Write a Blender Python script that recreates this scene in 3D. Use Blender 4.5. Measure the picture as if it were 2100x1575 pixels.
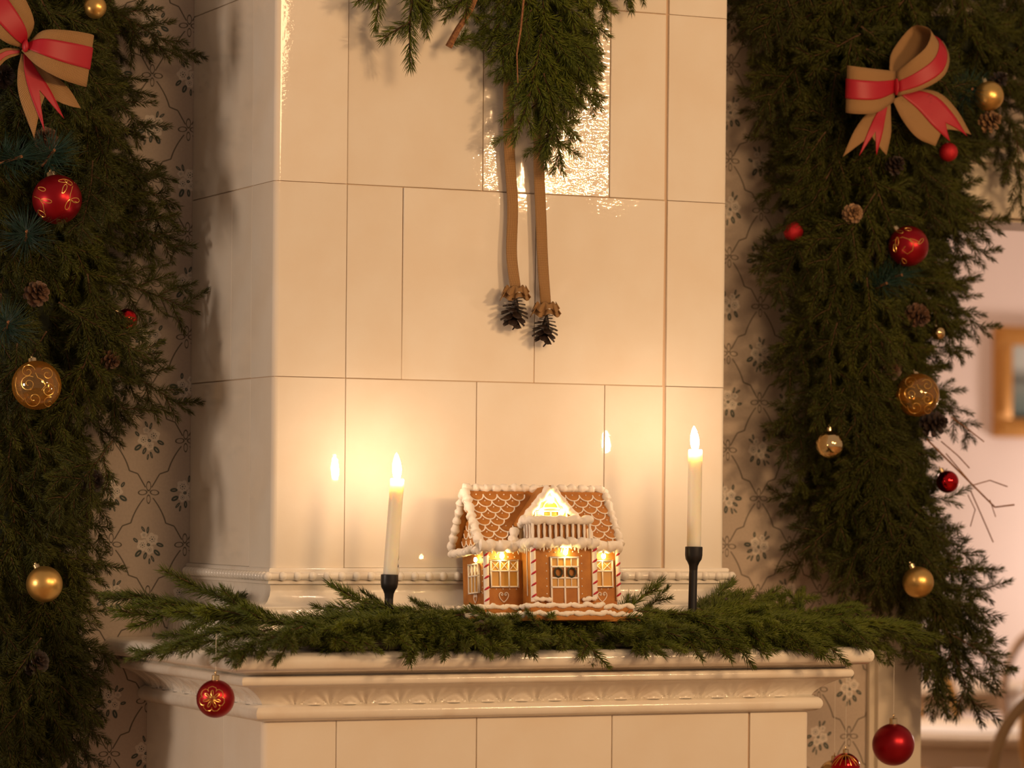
import bpy, bmesh, math, random
import numpy as np
from mathutils import Vector, Matrix

for o in list(bpy.data.objects):
    bpy.data.objects.remove(o)
scene = bpy.context.scene
COL = scene.collection
PI = math.pi
rnd = random.Random(7)

# ------------------------------------------------------------------ camera
FPX, YAW, HOR, ROLL, DIST = 6800.0, math.radians(24.4), 1036.0, 0.0088, 5.2
Fw = np.array([math.sin(YAW), math.cos(YAW), 0.0])
Rt = np.array([math.cos(YAW), -math.sin(YAW), 0.0])
Up = np.array([0.0, 0.0, 1.0])
CAM = -DIST * Fw + np.array([0, 0, 1.45])
RC = math.cos(ROLL) * Rt + math.sin(ROLL) * Up
UC = -math.sin(ROLL) * Rt + math.cos(ROLL) * Up
SH = HOR - 787.5
cd = bpy.data.cameras.new('camera')
cd.sensor_width = 36.0
cd.lens = FPX / 2100 * 36
cd.shift_y = SH / 2100
cd.dof.use_dof = True
cd.dof.focus_distance = 5.08
cd.dof.aperture_fstop = 5.0
cam = bpy.data.objects.new('camera', cd)
COL.objects.link(cam)
cam.matrix_world = Matrix(((RC[0], UC[0], -Fw[0], CAM[0]), (RC[1], UC[1], -Fw[1], CAM[1]), (RC[2], UC[2], -Fw[2], CAM[2]), (0, 0, 0, 1)))
scene.camera = cam
scene.view_settings.view_transform = 'Standard'
scene.view_settings.look = 'None'
scene.view_settings.gamma = 1.0
scene.view_settings.exposure = 0.0
scene.view_settings.use_curve_mapping = False
scene.cycles.use_denoising = True
scene.cycles.max_bounces = 5
scene.cycles.diffuse_bounces = 3
scene.cycles.glossy_bounces = 3
scene.cycles.transparent_max_bounces = 6
scene.cycles.use_adaptive_sampling = True
scene.cycles.adaptive_threshold = 0.04
scene.cycles.sample_clamp_indirect = 4.0


def at(u, v, y):
    """where the sight line of a photograph point meets the vertical plane Y = y"""
    d = Fw * FPX + RC * (u - 1050) + UC * (-(v - 787.5) + SH)
    t = (y - CAM[1]) / d[1]
    return Vector(CAM + d * t)


# ------------------------------------------------------------------ world and lamps
world = bpy.data.worlds.new('world')
scene.world = world
world.use_nodes = True
world.node_tree.nodes['Background'].inputs['Color'].default_value = (1.0, 0.70, 0.50, 1)
world.node_tree.nodes['Background'].inputs['Strength'].default_value = 0.30


def lamp(name, loc, power, color, radius):
    l = bpy.data.lights.new(name, 'POINT')
    l.energy = power
    l.color = color
    l.shadow_soft_size = radius
    o = bpy.data.objects.new(name, l)
    o.location = loc
    COL.objects.link(o)
    return o


# the room's chandelier behind and to the right of the camera, its bulbs on a small ring
for k in range(6):
    a = 2 * PI * k / 6 + 0.4
    lamp('chandelier_bulb', (1.47 + 0.15 * math.cos(a), -3.0 + 0.15 * math.sin(a), 2.28 + (0.035 if k % 2 else -0.035)), 24.0, (1.0, 0.60, 0.29), 0.030)
# added soft fill, no known fitting, to soften the chandelier's shadows
lamp('soft_fill_light', (0.15, -3.7, 2.75), 165.0, (1.0, 0.61, 0.30), 0.42)
# a paler lamp of the room, on the left near the papered wall
lamp('room_lamp', (-3.0, -0.35, 1.65), 80.0, (1.0, 0.76, 0.58), 0.22)
# lamps of the dining room beyond the doorway
lamp('dining_room_lamp', (3.2, 5.6, 2.3), 140.0, (1.0, 0.77, 0.62), 0.25)
lamp('dining_room_lamp', (7.3, 7.2, 1.1), 115.0, (1.0, 0.86, 0.78), 0.2)

# ------------------------------------------------------------------ material helpers


def mat(name, color=(0.8, 0.8, 0.8), rough=0.5, metal=0.0, **kw):
    m = bpy.data.materials.new(name)
    m.use_nodes = True
    b = m.node_tree.nodes['Principled BSDF']
    b.inputs['Base Color'].default_value = (*color, 1)
    b.inputs['Roughness'].default_value = rough
    b.inputs['Metallic'].default_value = metal
    for k, v in kw.items():
        b.inputs[k.replace('_', ' ')].default_value = v
    return m


def nodes_of(m):
    return m.node_tree.nodes, m.node_tree.links, m.node_tree.nodes['Principled BSDF']


def noise_bump(m, scale, strength, dist=0.002, detail=3.0, stretch=(1, 1, 1)):
    n, l, b = nodes_of(m)
    tc = n.new('ShaderNodeNewGeometry')
    mp = n.new('ShaderNodeMapping')
    mp.inputs['Scale'].default_value = stretch
    l.new(tc.outputs['Position'], mp.inputs['Vector'])
    t = n.new('ShaderNodeTexNoise')
    t.inputs['Scale'].default_value = scale
    t.inputs['Detail'].default_value = detail
    l.new(mp.outputs['Vector'], t.inputs['Vector'])
    bp = n.new('ShaderNodeBump')
    bp.inputs['Strength'].default_value = strength
    bp.inputs['Distance'].default_value = dist
    l.new(t.outputs['Fac'], bp.inputs['Height'])
    l.new(bp.outputs['Normal'], b.inputs['Normal'])
    return t


def noise_color(m, scale, c1, c2, lo=0.35, hi=0.65, detail=4.0, coord='Object', rand=False):
    n, l, b = nodes_of(m)
    tc = n.new('ShaderNodeTexCoord')
    t = n.new('ShaderNodeTexNoise')
    t.inputs['Scale'].default_value = scale
    t.inputs['Detail'].default_value = detail
    l.new(tc.outputs[coord], t.inputs['Vector'])
    r = n.new('ShaderNodeValToRGB')
    r.color_ramp.elements[0].position = lo
    r.color_ramp.elements[0].color = (*c1, 1)
    r.color_ramp.elements[1].position = hi
    r.color_ramp.elements[1].color = (*c2, 1)
    l.new(t.outputs['Fac'], r.inputs['Fac'])
    out = r.outputs['Color']
    if rand:
        oi = n.new('ShaderNodeObjectInfo')
        hs = n.new('ShaderNodeHueSaturation')
        mr = n.new('ShaderNodeMapRange')
        mr.inputs['To Min'].default_value = 1 - rand
        mr.inputs['To Max'].default_value = 1 + rand
        l.new(oi.outputs['Random'], mr.inputs['Value'])
        l.new(mr.outputs['Result'], hs.inputs['Value'])
        l.new(out, hs.inputs['Color'])
        out = hs.outputs['Color']
    l.new(out, b.inputs['Base Color'])
    return r


def emit(name, color, strength):
    m = bpy.data.materials.new(name)
    m.use_nodes = True
    n, l = m.node_tree.nodes, m.node_tree.links
    n.clear()
    e = n.new('ShaderNodeEmission')
    e.inputs['Color'].default_value = (*color, 1)
    e.inputs['Strength'].default_value = strength
    o = n.new('ShaderNodeOutputMaterial')
    l.new(e.outputs[0], o.inputs[0])
    return m


M = {}
# glazed stove tiles: warm white, glossy, slightly wavy
M['tile'] = mat('tile_glaze', (0.80, 0.74, 0.63), 0.025, Specular_IOR_Level=0.5)
noise_color(M['tile'], 9, (0.79, 0.71, 0.59), (0.82, 0.765, 0.665), rand=0.03)
noise_bump(M['tile'], 110, 0.03, 0.003, 3, stretch=(1, 1, 1.8))
M['tile_wavy'] = mat('tile_glaze_wavy', (0.80, 0.74, 0.63), 0.01, Specular_IOR_Level=0.6)
noise_color(M['tile_wavy'], 9, (0.79, 0.71, 0.59), (0.82, 0.765, 0.665))
noise_bump(M['tile_wavy'], 80, 0.17, 0.003, 2, stretch=(0.8, 1, 2.4))
M['mold'] = mat('moulding_glaze', (0.78, 0.71, 0.60), 0.16, Specular_IOR_Level=0.5)
noise_color(M['mold'], 14, (0.74, 0.65, 0.54), (0.82, 0.77, 0.68), 0.25, 0.5)
noise_bump(M['mold'], 60, 0.25, 0.002, 3)
M['grout'] = mat('grout', (0.62, 0.46, 0.32), 0.9)
M['mortar'] = mat('mortar', (0.22, 0.18, 0.14), 0.95)
M['paint'] = mat('casing_paint', (0.66, 0.58, 0.46), 0.35)
M['bark'] = mat('bark', (0.20, 0.085, 0.03), 0.8)
M['bark2'] = mat('dark_bark', (0.085, 0.042, 0.016), 0.85)
noise_color(M['bark'], 300, (0.14, 0.05, 0.02), (0.30, 0.14, 0.05))


def needle_mat(name, c1, c2):
    m = mat(name, c1, 0.42, Specular_IOR_Level=0.35)
    noise_color(m, 18, c1, c2, 0.35, 0.65, rand=0.22)
    n, l, b = nodes_of(m)
    b.inputs['Sheen Weight'].default_value = 0.0
    return m


M['needle'] = needle_mat('spruce_needles', (0.036, 0.044, 0.003), (0.070, 0.076, 0.005))
M['needle_fresh'] = needle_mat('fresh_spruce_needles', (0.060, 0.088, 0.005), (0.115, 0.138, 0.009))
M['needle_pine'] = needle_mat('pine_needles', (0.007, 0.028, 0.022), (0.011, 0.040, 0.028))
M['burlap'] = mat('burlap', (0.42, 0.25, 0.105), 0.9)


def weave(m, c1, c2, freq):
    n, l, b = nodes_of(m)
    tc = n.new('ShaderNodeTexCoord')
    w1 = n.new('ShaderNodeTexWave')
    w1.bands_direction = 'X'
    w1.wave_profile = 'SIN'
    w2 = n.new('ShaderNodeTexWave')
    w2.bands_direction = 'Y'
    for w in (w1, w2):
        w.inputs['Scale'].default_value = freq
        w.inputs['Distortion'].default_value = 0.6
        l.new(tc.outputs['UV'], w.inputs['Vector'])
    mx = n.new('ShaderNodeMath')
    mx.operation = 'MULTIPLY'
    l.new(w1.outputs['Fac'], mx.inputs[0])
    l.new(w2.outputs['Fac'], mx.inputs[1])
    r = n.new('ShaderNodeValToRGB')
    r.color_ramp.elements[0].color = (*c1, 1)
    r.color_ramp.elements[1].color = (*c2, 1)
    r.color_ramp.elements[0].position = 0.05
    r.color_ramp.elements[1].position = 0.6
    l.new(mx.outputs[0], r.inputs['Fac'])
    l.new(r.outputs['Color'], b.inputs['Base Color'])
    bp = n.new('ShaderNodeBump')
    bp.inputs['Strength'].default_value = 0.5
    bp.inputs['Distance'].default_value = 0.0008
    l.new(mx.outputs[0], bp.inputs['Height'])
    l.new(bp.outputs['Normal'], b.inputs['Normal'])


weave(M['burlap'], (0.22, 0.115, 0.04), (0.50, 0.30, 0.13), 190)
M['satin'] = mat('red_satin', (0.38, 0.006, 0.020), 0.5)
M['thread'] = mat('thread', (0.75, 0.70, 0.60), 0.3)
M['red_matte'] = mat('red_satin_bauble', (0.30, 0.004, 0.011), 0.34, 0.7)
M['red_mirror'] = mat('red_mirror_bauble', (0.60, 0.015, 0.02), 0.08, 1.0)
M['red_glitter'] = mat('red_glitter_bauble', (0.5, 0.012, 0.02), 0.4, 0.5)
noise_bump(M['red_glitter'], 900, 0.9, 0.001, 1)
M['gold_matte'] = mat('gold_satin_bauble', (0.70, 0.44, 0.14), 0.34, 0.9)
noise_bump(M['gold_matte'], 220, 0.12, 0.0008, 2)
M['gold_mirror'] = mat('gold_mirror_bauble', (0.85, 0.62, 0.30), 0.10, 1.0)
noise_bump(M['gold_mirror'], 90, 0.4, 0.002, 1)
M['gold_line'] = mat('gold_glitter_line', (0.85, 0.52, 0.14), 0.3, 0.85)
M['cap'] = mat('bauble_cap_metal', (0.80, 0.62, 0.36), 0.22, 1.0)
M['cone'] = mat('pine_cone_scale', (0.075, 0.036, 0.018), 0.55)
noise_color(M['cone'], 160, (0.035, 0.016, 0.008), (0.13, 0.062, 0.028))
M['cone_dark'] = mat('dark_pine_cone_scale', (0.02, 0.012, 0.009), 0.5)
noise_color(M['cone_dark'], 160, (0.010, 0.006, 0.005), (0.045, 0.024, 0.014))
M['cone_tip'] = mat('pale_pine_cone_scale', (0.22, 0.12, 0.05), 0.6)
noise_color(M['cone_tip'], 220, (0.07, 0.03, 0.012), (0.34, 0.19, 0.08))
M['wax'] = mat('candle_wax', (0.86, 0.80, 0.68), 0.45, Subsurface_Weight=1.0, Subsurface_Scale=0.03)
M['wax'].node_tree.nodes['Principled BSDF'].inputs['Subsurface Radius'].default_value = (1.0, 0.75, 0.45)
M['flame'] = emit('flame', (1.0, 0.68, 0.44), 195.0)
M['wick'] = mat('wick', (0.03, 0.02, 0.015), 0.9)
M['iron'] = mat('black_iron', (0.012, 0.011, 0.012), 0.38, Specular_IOR_Level=0.45)
M['ginger'] = mat('gingerbread', (0.42, 0.155, 0.035), 0.65)
noise_color(M['ginger'], 45, (0.36, 0.130, 0.018), (0.46, 0.185, 0.028))
noise_bump(M['ginger'], 500, 0.3, 0.0006, 3)
M['icing'] = mat('icing', (0.82, 0.76, 0.68), 0.5)
noise_bump(M['icing'], 260, 0.35, 0.001, 3)
M['candyred'] = mat('red_candy_stripe', (0.45, 0.012, 0.03), 0.4)
M['led'] = emit('led_bulb', (1.0, 0.72, 0.26), 85.0)
M['pane'] = mat('amber_window_pane', (0.55, 0.28, 0.03), 0.3, Specular_IOR_Level=0.5)
M['wreath'] = mat('dark_wreath', (0.035, 0.032, 0.012), 0.7)
M['farwall'] = mat('dining_room_wall', (0.66, 0.52, 0.45), 0.8)
noise_color(M['farwall'], 1.2, (0.63, 0.50, 0.43), (0.68, 0.54, 0.47))
M['frame'] = mat('gilt_frame', (0.50, 0.235, 0.055), 0.4, 0.4)
M['canvas'] = mat('painted_canvas', (0.3, 0.3, 0.28), 0.6)
M['table'] = mat('cream_table_paint', (0.70, 0.58, 0.43), 0.35)
M['plate'] = mat('white_cloth', (0.80, 0.74, 0.68), 0.6)
M['wood'] = mat('bent_wood', (0.40, 0.27, 0.13), 0.4)
M['wood2'] = mat('golden_bent_wood', (0.62, 0.35, 0.09), 0.4)
M['wood3'] = mat('brown_bent_wood', (0.30, 0.185, 0.11), 0.4)
M['floor'] = mat('floor_boards', (0.30, 0.19, 0.10), 0.4)
noise_color(M['floor'], 4, (0.24, 0.14, 0.07), (0.36, 0.23, 0.13))

# glass of the clear amber baubles
gm = bpy.data.materials.new('amber_glass')
gm.use_nodes = True
gn, gl = gm.node_tree.nodes, gm.node_tree.links
gn.clear()
tr = gn.new('ShaderNodeBsdfTransparent')
tr.inputs[0].default_value = (0.86, 0.66, 0.36, 1)
gs = gn.new('ShaderNodeBsdfGlossy')
gs.inputs['Roughness'].default_value = 0.04
gs.inputs['Color'].default_value = (1.0, 0.85, 0.6, 1)
fr = gn.new('ShaderNodeFresnel')
fr.inputs['IOR'].default_value = 2.0
mxs = gn.new('ShaderNodeMixShader')
go = gn.new('ShaderNodeOutputMaterial')
gl.new(fr.outputs[0], mxs.inputs[0])
gl.new(tr.outputs[0], mxs.inputs[1])
gl.new(gs.outputs[0], mxs.inputs[2])
df = gn.new('ShaderNodeBsdfTranslucent')
df.inputs[0].default_value = (0.55, 0.30, 0.06, 1)
dd_ = gn.new('ShaderNodeBsdfDiffuse')
dd_.inputs[0].default_value = (0.50, 0.28, 0.06, 1)
am = gn.new('ShaderNodeAddShader')
gl.new(df.outputs[0], am.inputs[0])
gl.new(dd_.outputs[0], am.inputs[1])
mx2 = gn.new('ShaderNodeMixShader')
mx2.inputs[0].default_value = 0.13
gl.new(mxs.outputs[0], mx2.inputs[1])
gl.new(am.outputs[0], mx2.inputs[2])
gl.new(mx2.outputs[0], go.inputs[0])
M['glass'] = gm

# ---- printed wallpaper: ribbon trellis tied with bows, a small bouquet in each opening


def wallpaper():
    m = bpy.data.materials.new('floral_wallpaper')
    m.use_nodes = True
    PX, PZ, OX, OZ = 0.1245, 0.1685, 0.651, 1.6335

    def group(name, build):
        g = bpy.data.node_groups.new(name, 'ShaderNodeTree')
        g.interface.new_socket('P', in_out='INPUT', socket_type='NodeSocketVector')
        gi = g.nodes.new('NodeGroupInput')
        go_ = g.nodes.new('NodeGroupOutput')
        build(g, gi, go_)
        return g

    def mk(t):
        def mth(op, a, b=0.0, c=0.0):
            nd = t.nodes.new('ShaderNodeMath')
            nd.operation = op
            for i, x in enumerate((a, b, c)):
                if isinstance(x, (int, float)):
                    nd.inputs[i].default_value = x
                else:
                    t.links.new(x, nd.inputs[i])
            return nd.outputs[0]

        def local(vec, cx, cz, ang, sx, sz):
            nd = t.nodes.new('ShaderNodeMapping')
            nd.vector_type = 'TEXTURE'
            nd.inputs['Location'].default_value = (cx, cz, 0)
            nd.inputs['Rotation'].default_value = (0, 0, ang)
            nd.inputs['Scale'].default_value = (sx, sz, 1)
            t.links.new(vec, nd.inputs['Vector'])
            return nd.outputs[0]

        def length(v):
            nd = t.nodes.new('ShaderNodeVectorMath')
            nd.operation = 'LENGTH'
            t.links.new(v, nd.inputs[0])
            return nd.outputs['Value']

        def soft(x, edge, w):          # 1 below edge
            nd = t.nodes.new('ShaderNodeMapRange')
            nd.interpolation_type = 'SMOOTHSTEP'
            nd.inputs['From Min'].default_value = edge - w
            nd.inputs['From Max'].default_value = edge + w
            nd.inputs['To Min'].default_value = 1
            nd.inputs['To Max'].default_value = 0
            t.links.new(x, nd.inputs['Value'])
            return nd.outputs[0]
        return mth, local, length, soft

    def build_bow(g, gi, go_):
        g.interface.new_socket('Line', in_out='OUTPUT', socket_type='NodeSocketFloat')
        mth, local, length, soft = mk(g)
        P = gi.outputs['P']
        sep = g.nodes.new('ShaderNodeSeparateXYZ')
        g.links.new(P, sep.inputs[0])
        p = mth('DIVIDE', mth('ABSOLUTE', sep.outputs[0]), PX / 2)
        q = mth('DIVIDE', sep.outputs[1], PZ / 2)
        qd = mth('MULTIPLY', q, -1.0)
        # downward arm
        f = mth('SUBTRACT', mth('MULTIPLY', qd, 1.25), mth('MULTIPLY', mth('MULTIPLY', qd, qd), 0.75))
        a = soft(mth('ABSOLUTE', mth('SUBTRACT', p, f)), 0.018, 0.012)
        a = mth('MULTIPLY', a, mth('MULTIPLY', mth('GREATER_THAN', qd, 0.10), mth('LESS_THAN', qd, 0.585)))
        # upward arm and its flat cusp
        b = soft(mth('ABSOLUTE', mth('SUBTRACT', p, mth('MULTIPLY', q, 0.82))), 0.018, 0.012)
        b = mth('MULTIPLY', b, mth('MULTIPLY', mth('GREATER_THAN', q, 0.10), mth('LESS_THAN', q, 0.36)))
        c = soft(mth('ABSOLUTE', mth('SUBTRACT', q, mth('ADD', mth('MULTIPLY', p, 0.25), 0.287))), 0.012, 0.008)
        c = mth('MULTIPLY', c, mth('MULTIPLY', mth('GREATER_THAN', p, 0.29), mth('LESS_THAN', p, 0.53)))
        out = mth('MAXIMUM', mth('MAXIMUM', a, b), c)
        for (cx, cz, ang, sx, sz) in ((-0.0100, 0.0004, 0.1, 0.0070, 0.0038), (0.0100, 0.0004, -0.1, 0.0070, 0.0038), (0, 0.0105, 0, 0.0036, 0.0072), (0, -0.0105, 0, 0.0030, 0.0066)):
            r = length(local(P, cx, cz, ang, sx, sz))
            out = mth('MAXIMUM', out, soft(mth('ABSOLUTE', mth('SUBTRACT', r, 1.0)), 0.16, 0.10))
        g.links.new(out, go_.inputs['Line'])

    def build_bq(g, gi, go_):
        g.interface.new_socket('Dark', in_out='OUTPUT', socket_type='NodeSocketFloat')
        g.interface.new_socket('Pale', in_out='OUTPUT', socket_type='NodeSocketFloat')
        mth, local, length, soft = mk(g)
        P = gi.outputs['P']
        dark, pale = None, None
        for (cx, cz, R, ph) in ((-0.0085, 0.0075, 0.0115, 0.3), (0.0095, 0.0015, 0.0105, 1.0), (-0.001, -0.0085, 0.0085, 0.0), (0.004, 0.017, 0.0065, 0.5)):
            L = local(P, cx, cz, ph, R, R)
            r = length(L)
            s = g.nodes.new('ShaderNodeSeparateXYZ')
            g.links.new(L, s.inputs[0])
            ang = mth('ARCTAN2', s.outputs[1], s.outputs[0])
            edge = mth('ADD', mth('MULTIPLY', mth('COSINE', mth('MULTIPLY', ang, 5.0)), 0.10), 0.86)
            pt = soft(mth('DIVIDE', r, edge), 1.0, 0.07)
            pale = pt if pale is None else mth('MAXIMUM', pale, pt)
            ring = soft(mth('ABSOLUTE', mth('SUBTRACT', r, 0.36)), 0.055, 0.04)
            ring = mth('MULTIPLY', ring, mth('GREATER_THAN', mth('SINE', mth('MULTIPLY', ang, 7.0)), 0.1))
            dk = mth('MAXIMUM', soft(r, 0.12, 0.04), ring)
            dark = dk if dark is None else mth('MAXIMUM', dark, dk)
        leaves = ((-0.0195, -0.004, 0.5, 0.0068, 0.0034), (0.019, -0.0105, -0.6, 0.0075, 0.0042), (-0.012, -0.0155, 0.9, 0.0070, 0.0040), (0.0085, -0.0165, -1.1, 0.0062, 0.0030),
                  (-0.003, -0.0235, 1.3, 0.0060, 0.0022), (0.003, -0.0265, 1.8, 0.0052, 0.0018), (-0.004, 0.0235, 1.9, 0.0060, 0.0022), (0.0035, 0.0265, 1.2, 0.0055, 0.0022),
                  (0.0195, 0.0115, 0.9, 0.0052, 0.0028), (-0.0005, 0.0, 0.4, 0.0032, 0.0026))
        for (cx, cz, ang, sx, sz) in leaves:
            L = local(P, cx, cz, ang, sx, sz)
            lf = soft(length(L), 0.95, 0.12)
            vein = soft(length(local(P, cx, cz, ang, sx * 0.55, sz * 0.22)), 0.9, 0.25)
            lf = mth('MULTIPLY', lf, mth('SUBTRACT', 1.0, mth('MULTIPLY', vein, 0.75)))
            dark = mth('MAXIMUM', dark, lf)
        g.links.new(dark, go_.inputs['Dark'])
        g.links.new(pale, go_.inputs['Pale'])

    gbow = group('wallpaper_bow', build_bow)
    gbq = group('wallpaper_bouquet', build_bq)
    t = m.node_tree
    n, l = t.nodes, t.links
    b = n['Principled BSDF']
    mth, local, length, soft = mk(t)
    tc = n.new('ShaderNodeTexCoord')
    sep = n.new('ShaderNodeSeparateXYZ')
    l.new(tc.outputs['Object'], sep.inputs[0])

    def cell(sx, sz, variety):
        a = mth('ADD', mth('DIVIDE', mth('SUBTRACT', sep.outputs[0], OX), PX), 0.5 + sx)
        c = mth('ADD', mth('DIVIDE', mth('SUBTRACT', sep.outputs[2], OZ), PZ), 0.5 + sz)
        fa = mth('MULTIPLY', mth('SUBTRACT', mth('SUBTRACT', a, mth('FLOOR', a)), 0.5), PX)
        fc = mth('MULTIPLY', mth('SUBTRACT', mth('SUBTRACT', c, mth('FLOOR', c)), 0.5), PZ)
        cmb = n.new('ShaderNodeCombineXYZ')
        if variety:                       # each bouquet turned or mirrored in its own way
            cv = n.new('ShaderNodeCombineXYZ')
            l.new(mth('FLOOR', a), cv.inputs[0])
            l.new(mth('FLOOR', c), cv.inputs[1])
            cv.inputs[2].default_value = sx * 3.3
            wn = n.new('ShaderNodeTexWhiteNoise')
            l.new(cv.outputs[0], wn.inputs['Vector'])
            sg = mth('SIGN', mth('SUBTRACT', wn.outputs['Value'], 0.5))
            fa = mth('MULTIPLY', fa, sg)
            l.new(fa, cmb.inputs[0])
            l.new(fc, cmb.inputs[1])
            vr = n.new('ShaderNodeVectorRotate')
            vr.rotation_type = 'Z_AXIS'
            l.new(cmb.outputs[0], vr.inputs['Vector'])
            sc = n.new('ShaderNodeSeparateColor')
            l.new(wn.outputs['Color'], sc.inputs[0])
            l.new(mth('MULTIPLY', mth('SUBTRACT', sc.outputs[1], 0.5), 1.5), vr.inputs['Angle'])
            return vr.outputs[0]
        l.new(fa, cmb.inputs[0])
        l.new(fc, cmb.inputs[1])
        return cmb.outputs[0]

    def inst(g, vec):
        nd = n.new('ShaderNodeGroup')
        nd.node_tree = g
        l.new(vec, nd.inputs[0])
        return nd
    b1, b2 = inst(gbow, cell(0, 0, False)), inst(gbow, cell(0.5, 0.5, False))
    f1, f2 = inst(gbq, cell(0.5, 0, True)), inst(gbq, cell(0, 0.5, True))
    line = mth('MAXIMUM', b1.outputs['Line'], b2.outputs['Line'])
    dark = mth('MAXIMUM', f1.outputs['Dark'], f2.outputs['Dark'])
    pale = mth('MAXIMUM', f1.outputs['Pale'], f2.outputs['Pale'])
    wv = n.new('ShaderNodeTexNoise')
    wv.inputs['Scale'].default_value = 240
    wv.inputs['Detail'].default_value = 2
    l.new(tc.outputs['Object'], wv.inputs['Vector'])
    rp = n.new('ShaderNodeValToRGB')
    rp.color_ramp.elements[0].color = (0.45, 0.37, 0.30, 1)
    rp.color_ramp.elements[1].color = (0.56, 0.465, 0.38, 1)
    l.new(wv.outputs['Fac'], rp.inputs['Fac'])
    col = rp.outputs['Color']
    for fac, c, k in ((pale, (0.74, 0.66, 0.57), 0.85), (line, (0.075, 0.065, 0.045), 0.95), (dark, (0.035, 0.06, 0.05), 0.95)):
        mx = n.new('ShaderNodeMixRGB')
        mx.inputs['Color2'].default_value = (*c, 1)
        l.new(mth('MULTIPLY', fac, k), mx.inputs['Fac'])
        l.new(col, mx.inputs['Color1'])
        col = mx.outputs['Color']
    l.new(col, b.inputs['Base Color'])
    b.inputs['Roughness'].default_value = 0.85
    return m


M['wallpaper'] = wallpaper()

# ------------------------------------------------------------------ mesh helpers


def new_obj(name, me, parent=None, loc=None):
    o = bpy.data.objects.new(name, me)
    COL.objects.link(o)
    if parent is not None:
        o.parent = parent
    if loc is not None:
        o.location = loc
    return o


def empty(name, loc=(0, 0, 0)):
    o = bpy.data.objects.new(name, None)
    o.empty_display_size = 0.02
    COL.objects.link(o)
    o.location = loc
    return o


def tag(o, label, cat, group=None, kind=None):
    o['label'] = label
    o['category'] = cat
    if group:
        o['group'] = group
    if kind:
        o['kind'] = kind
    return o


def struct(o, label=None):
    o['kind'] = 'structure'
    if label:
        o['label'] = label
    return o


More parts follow.
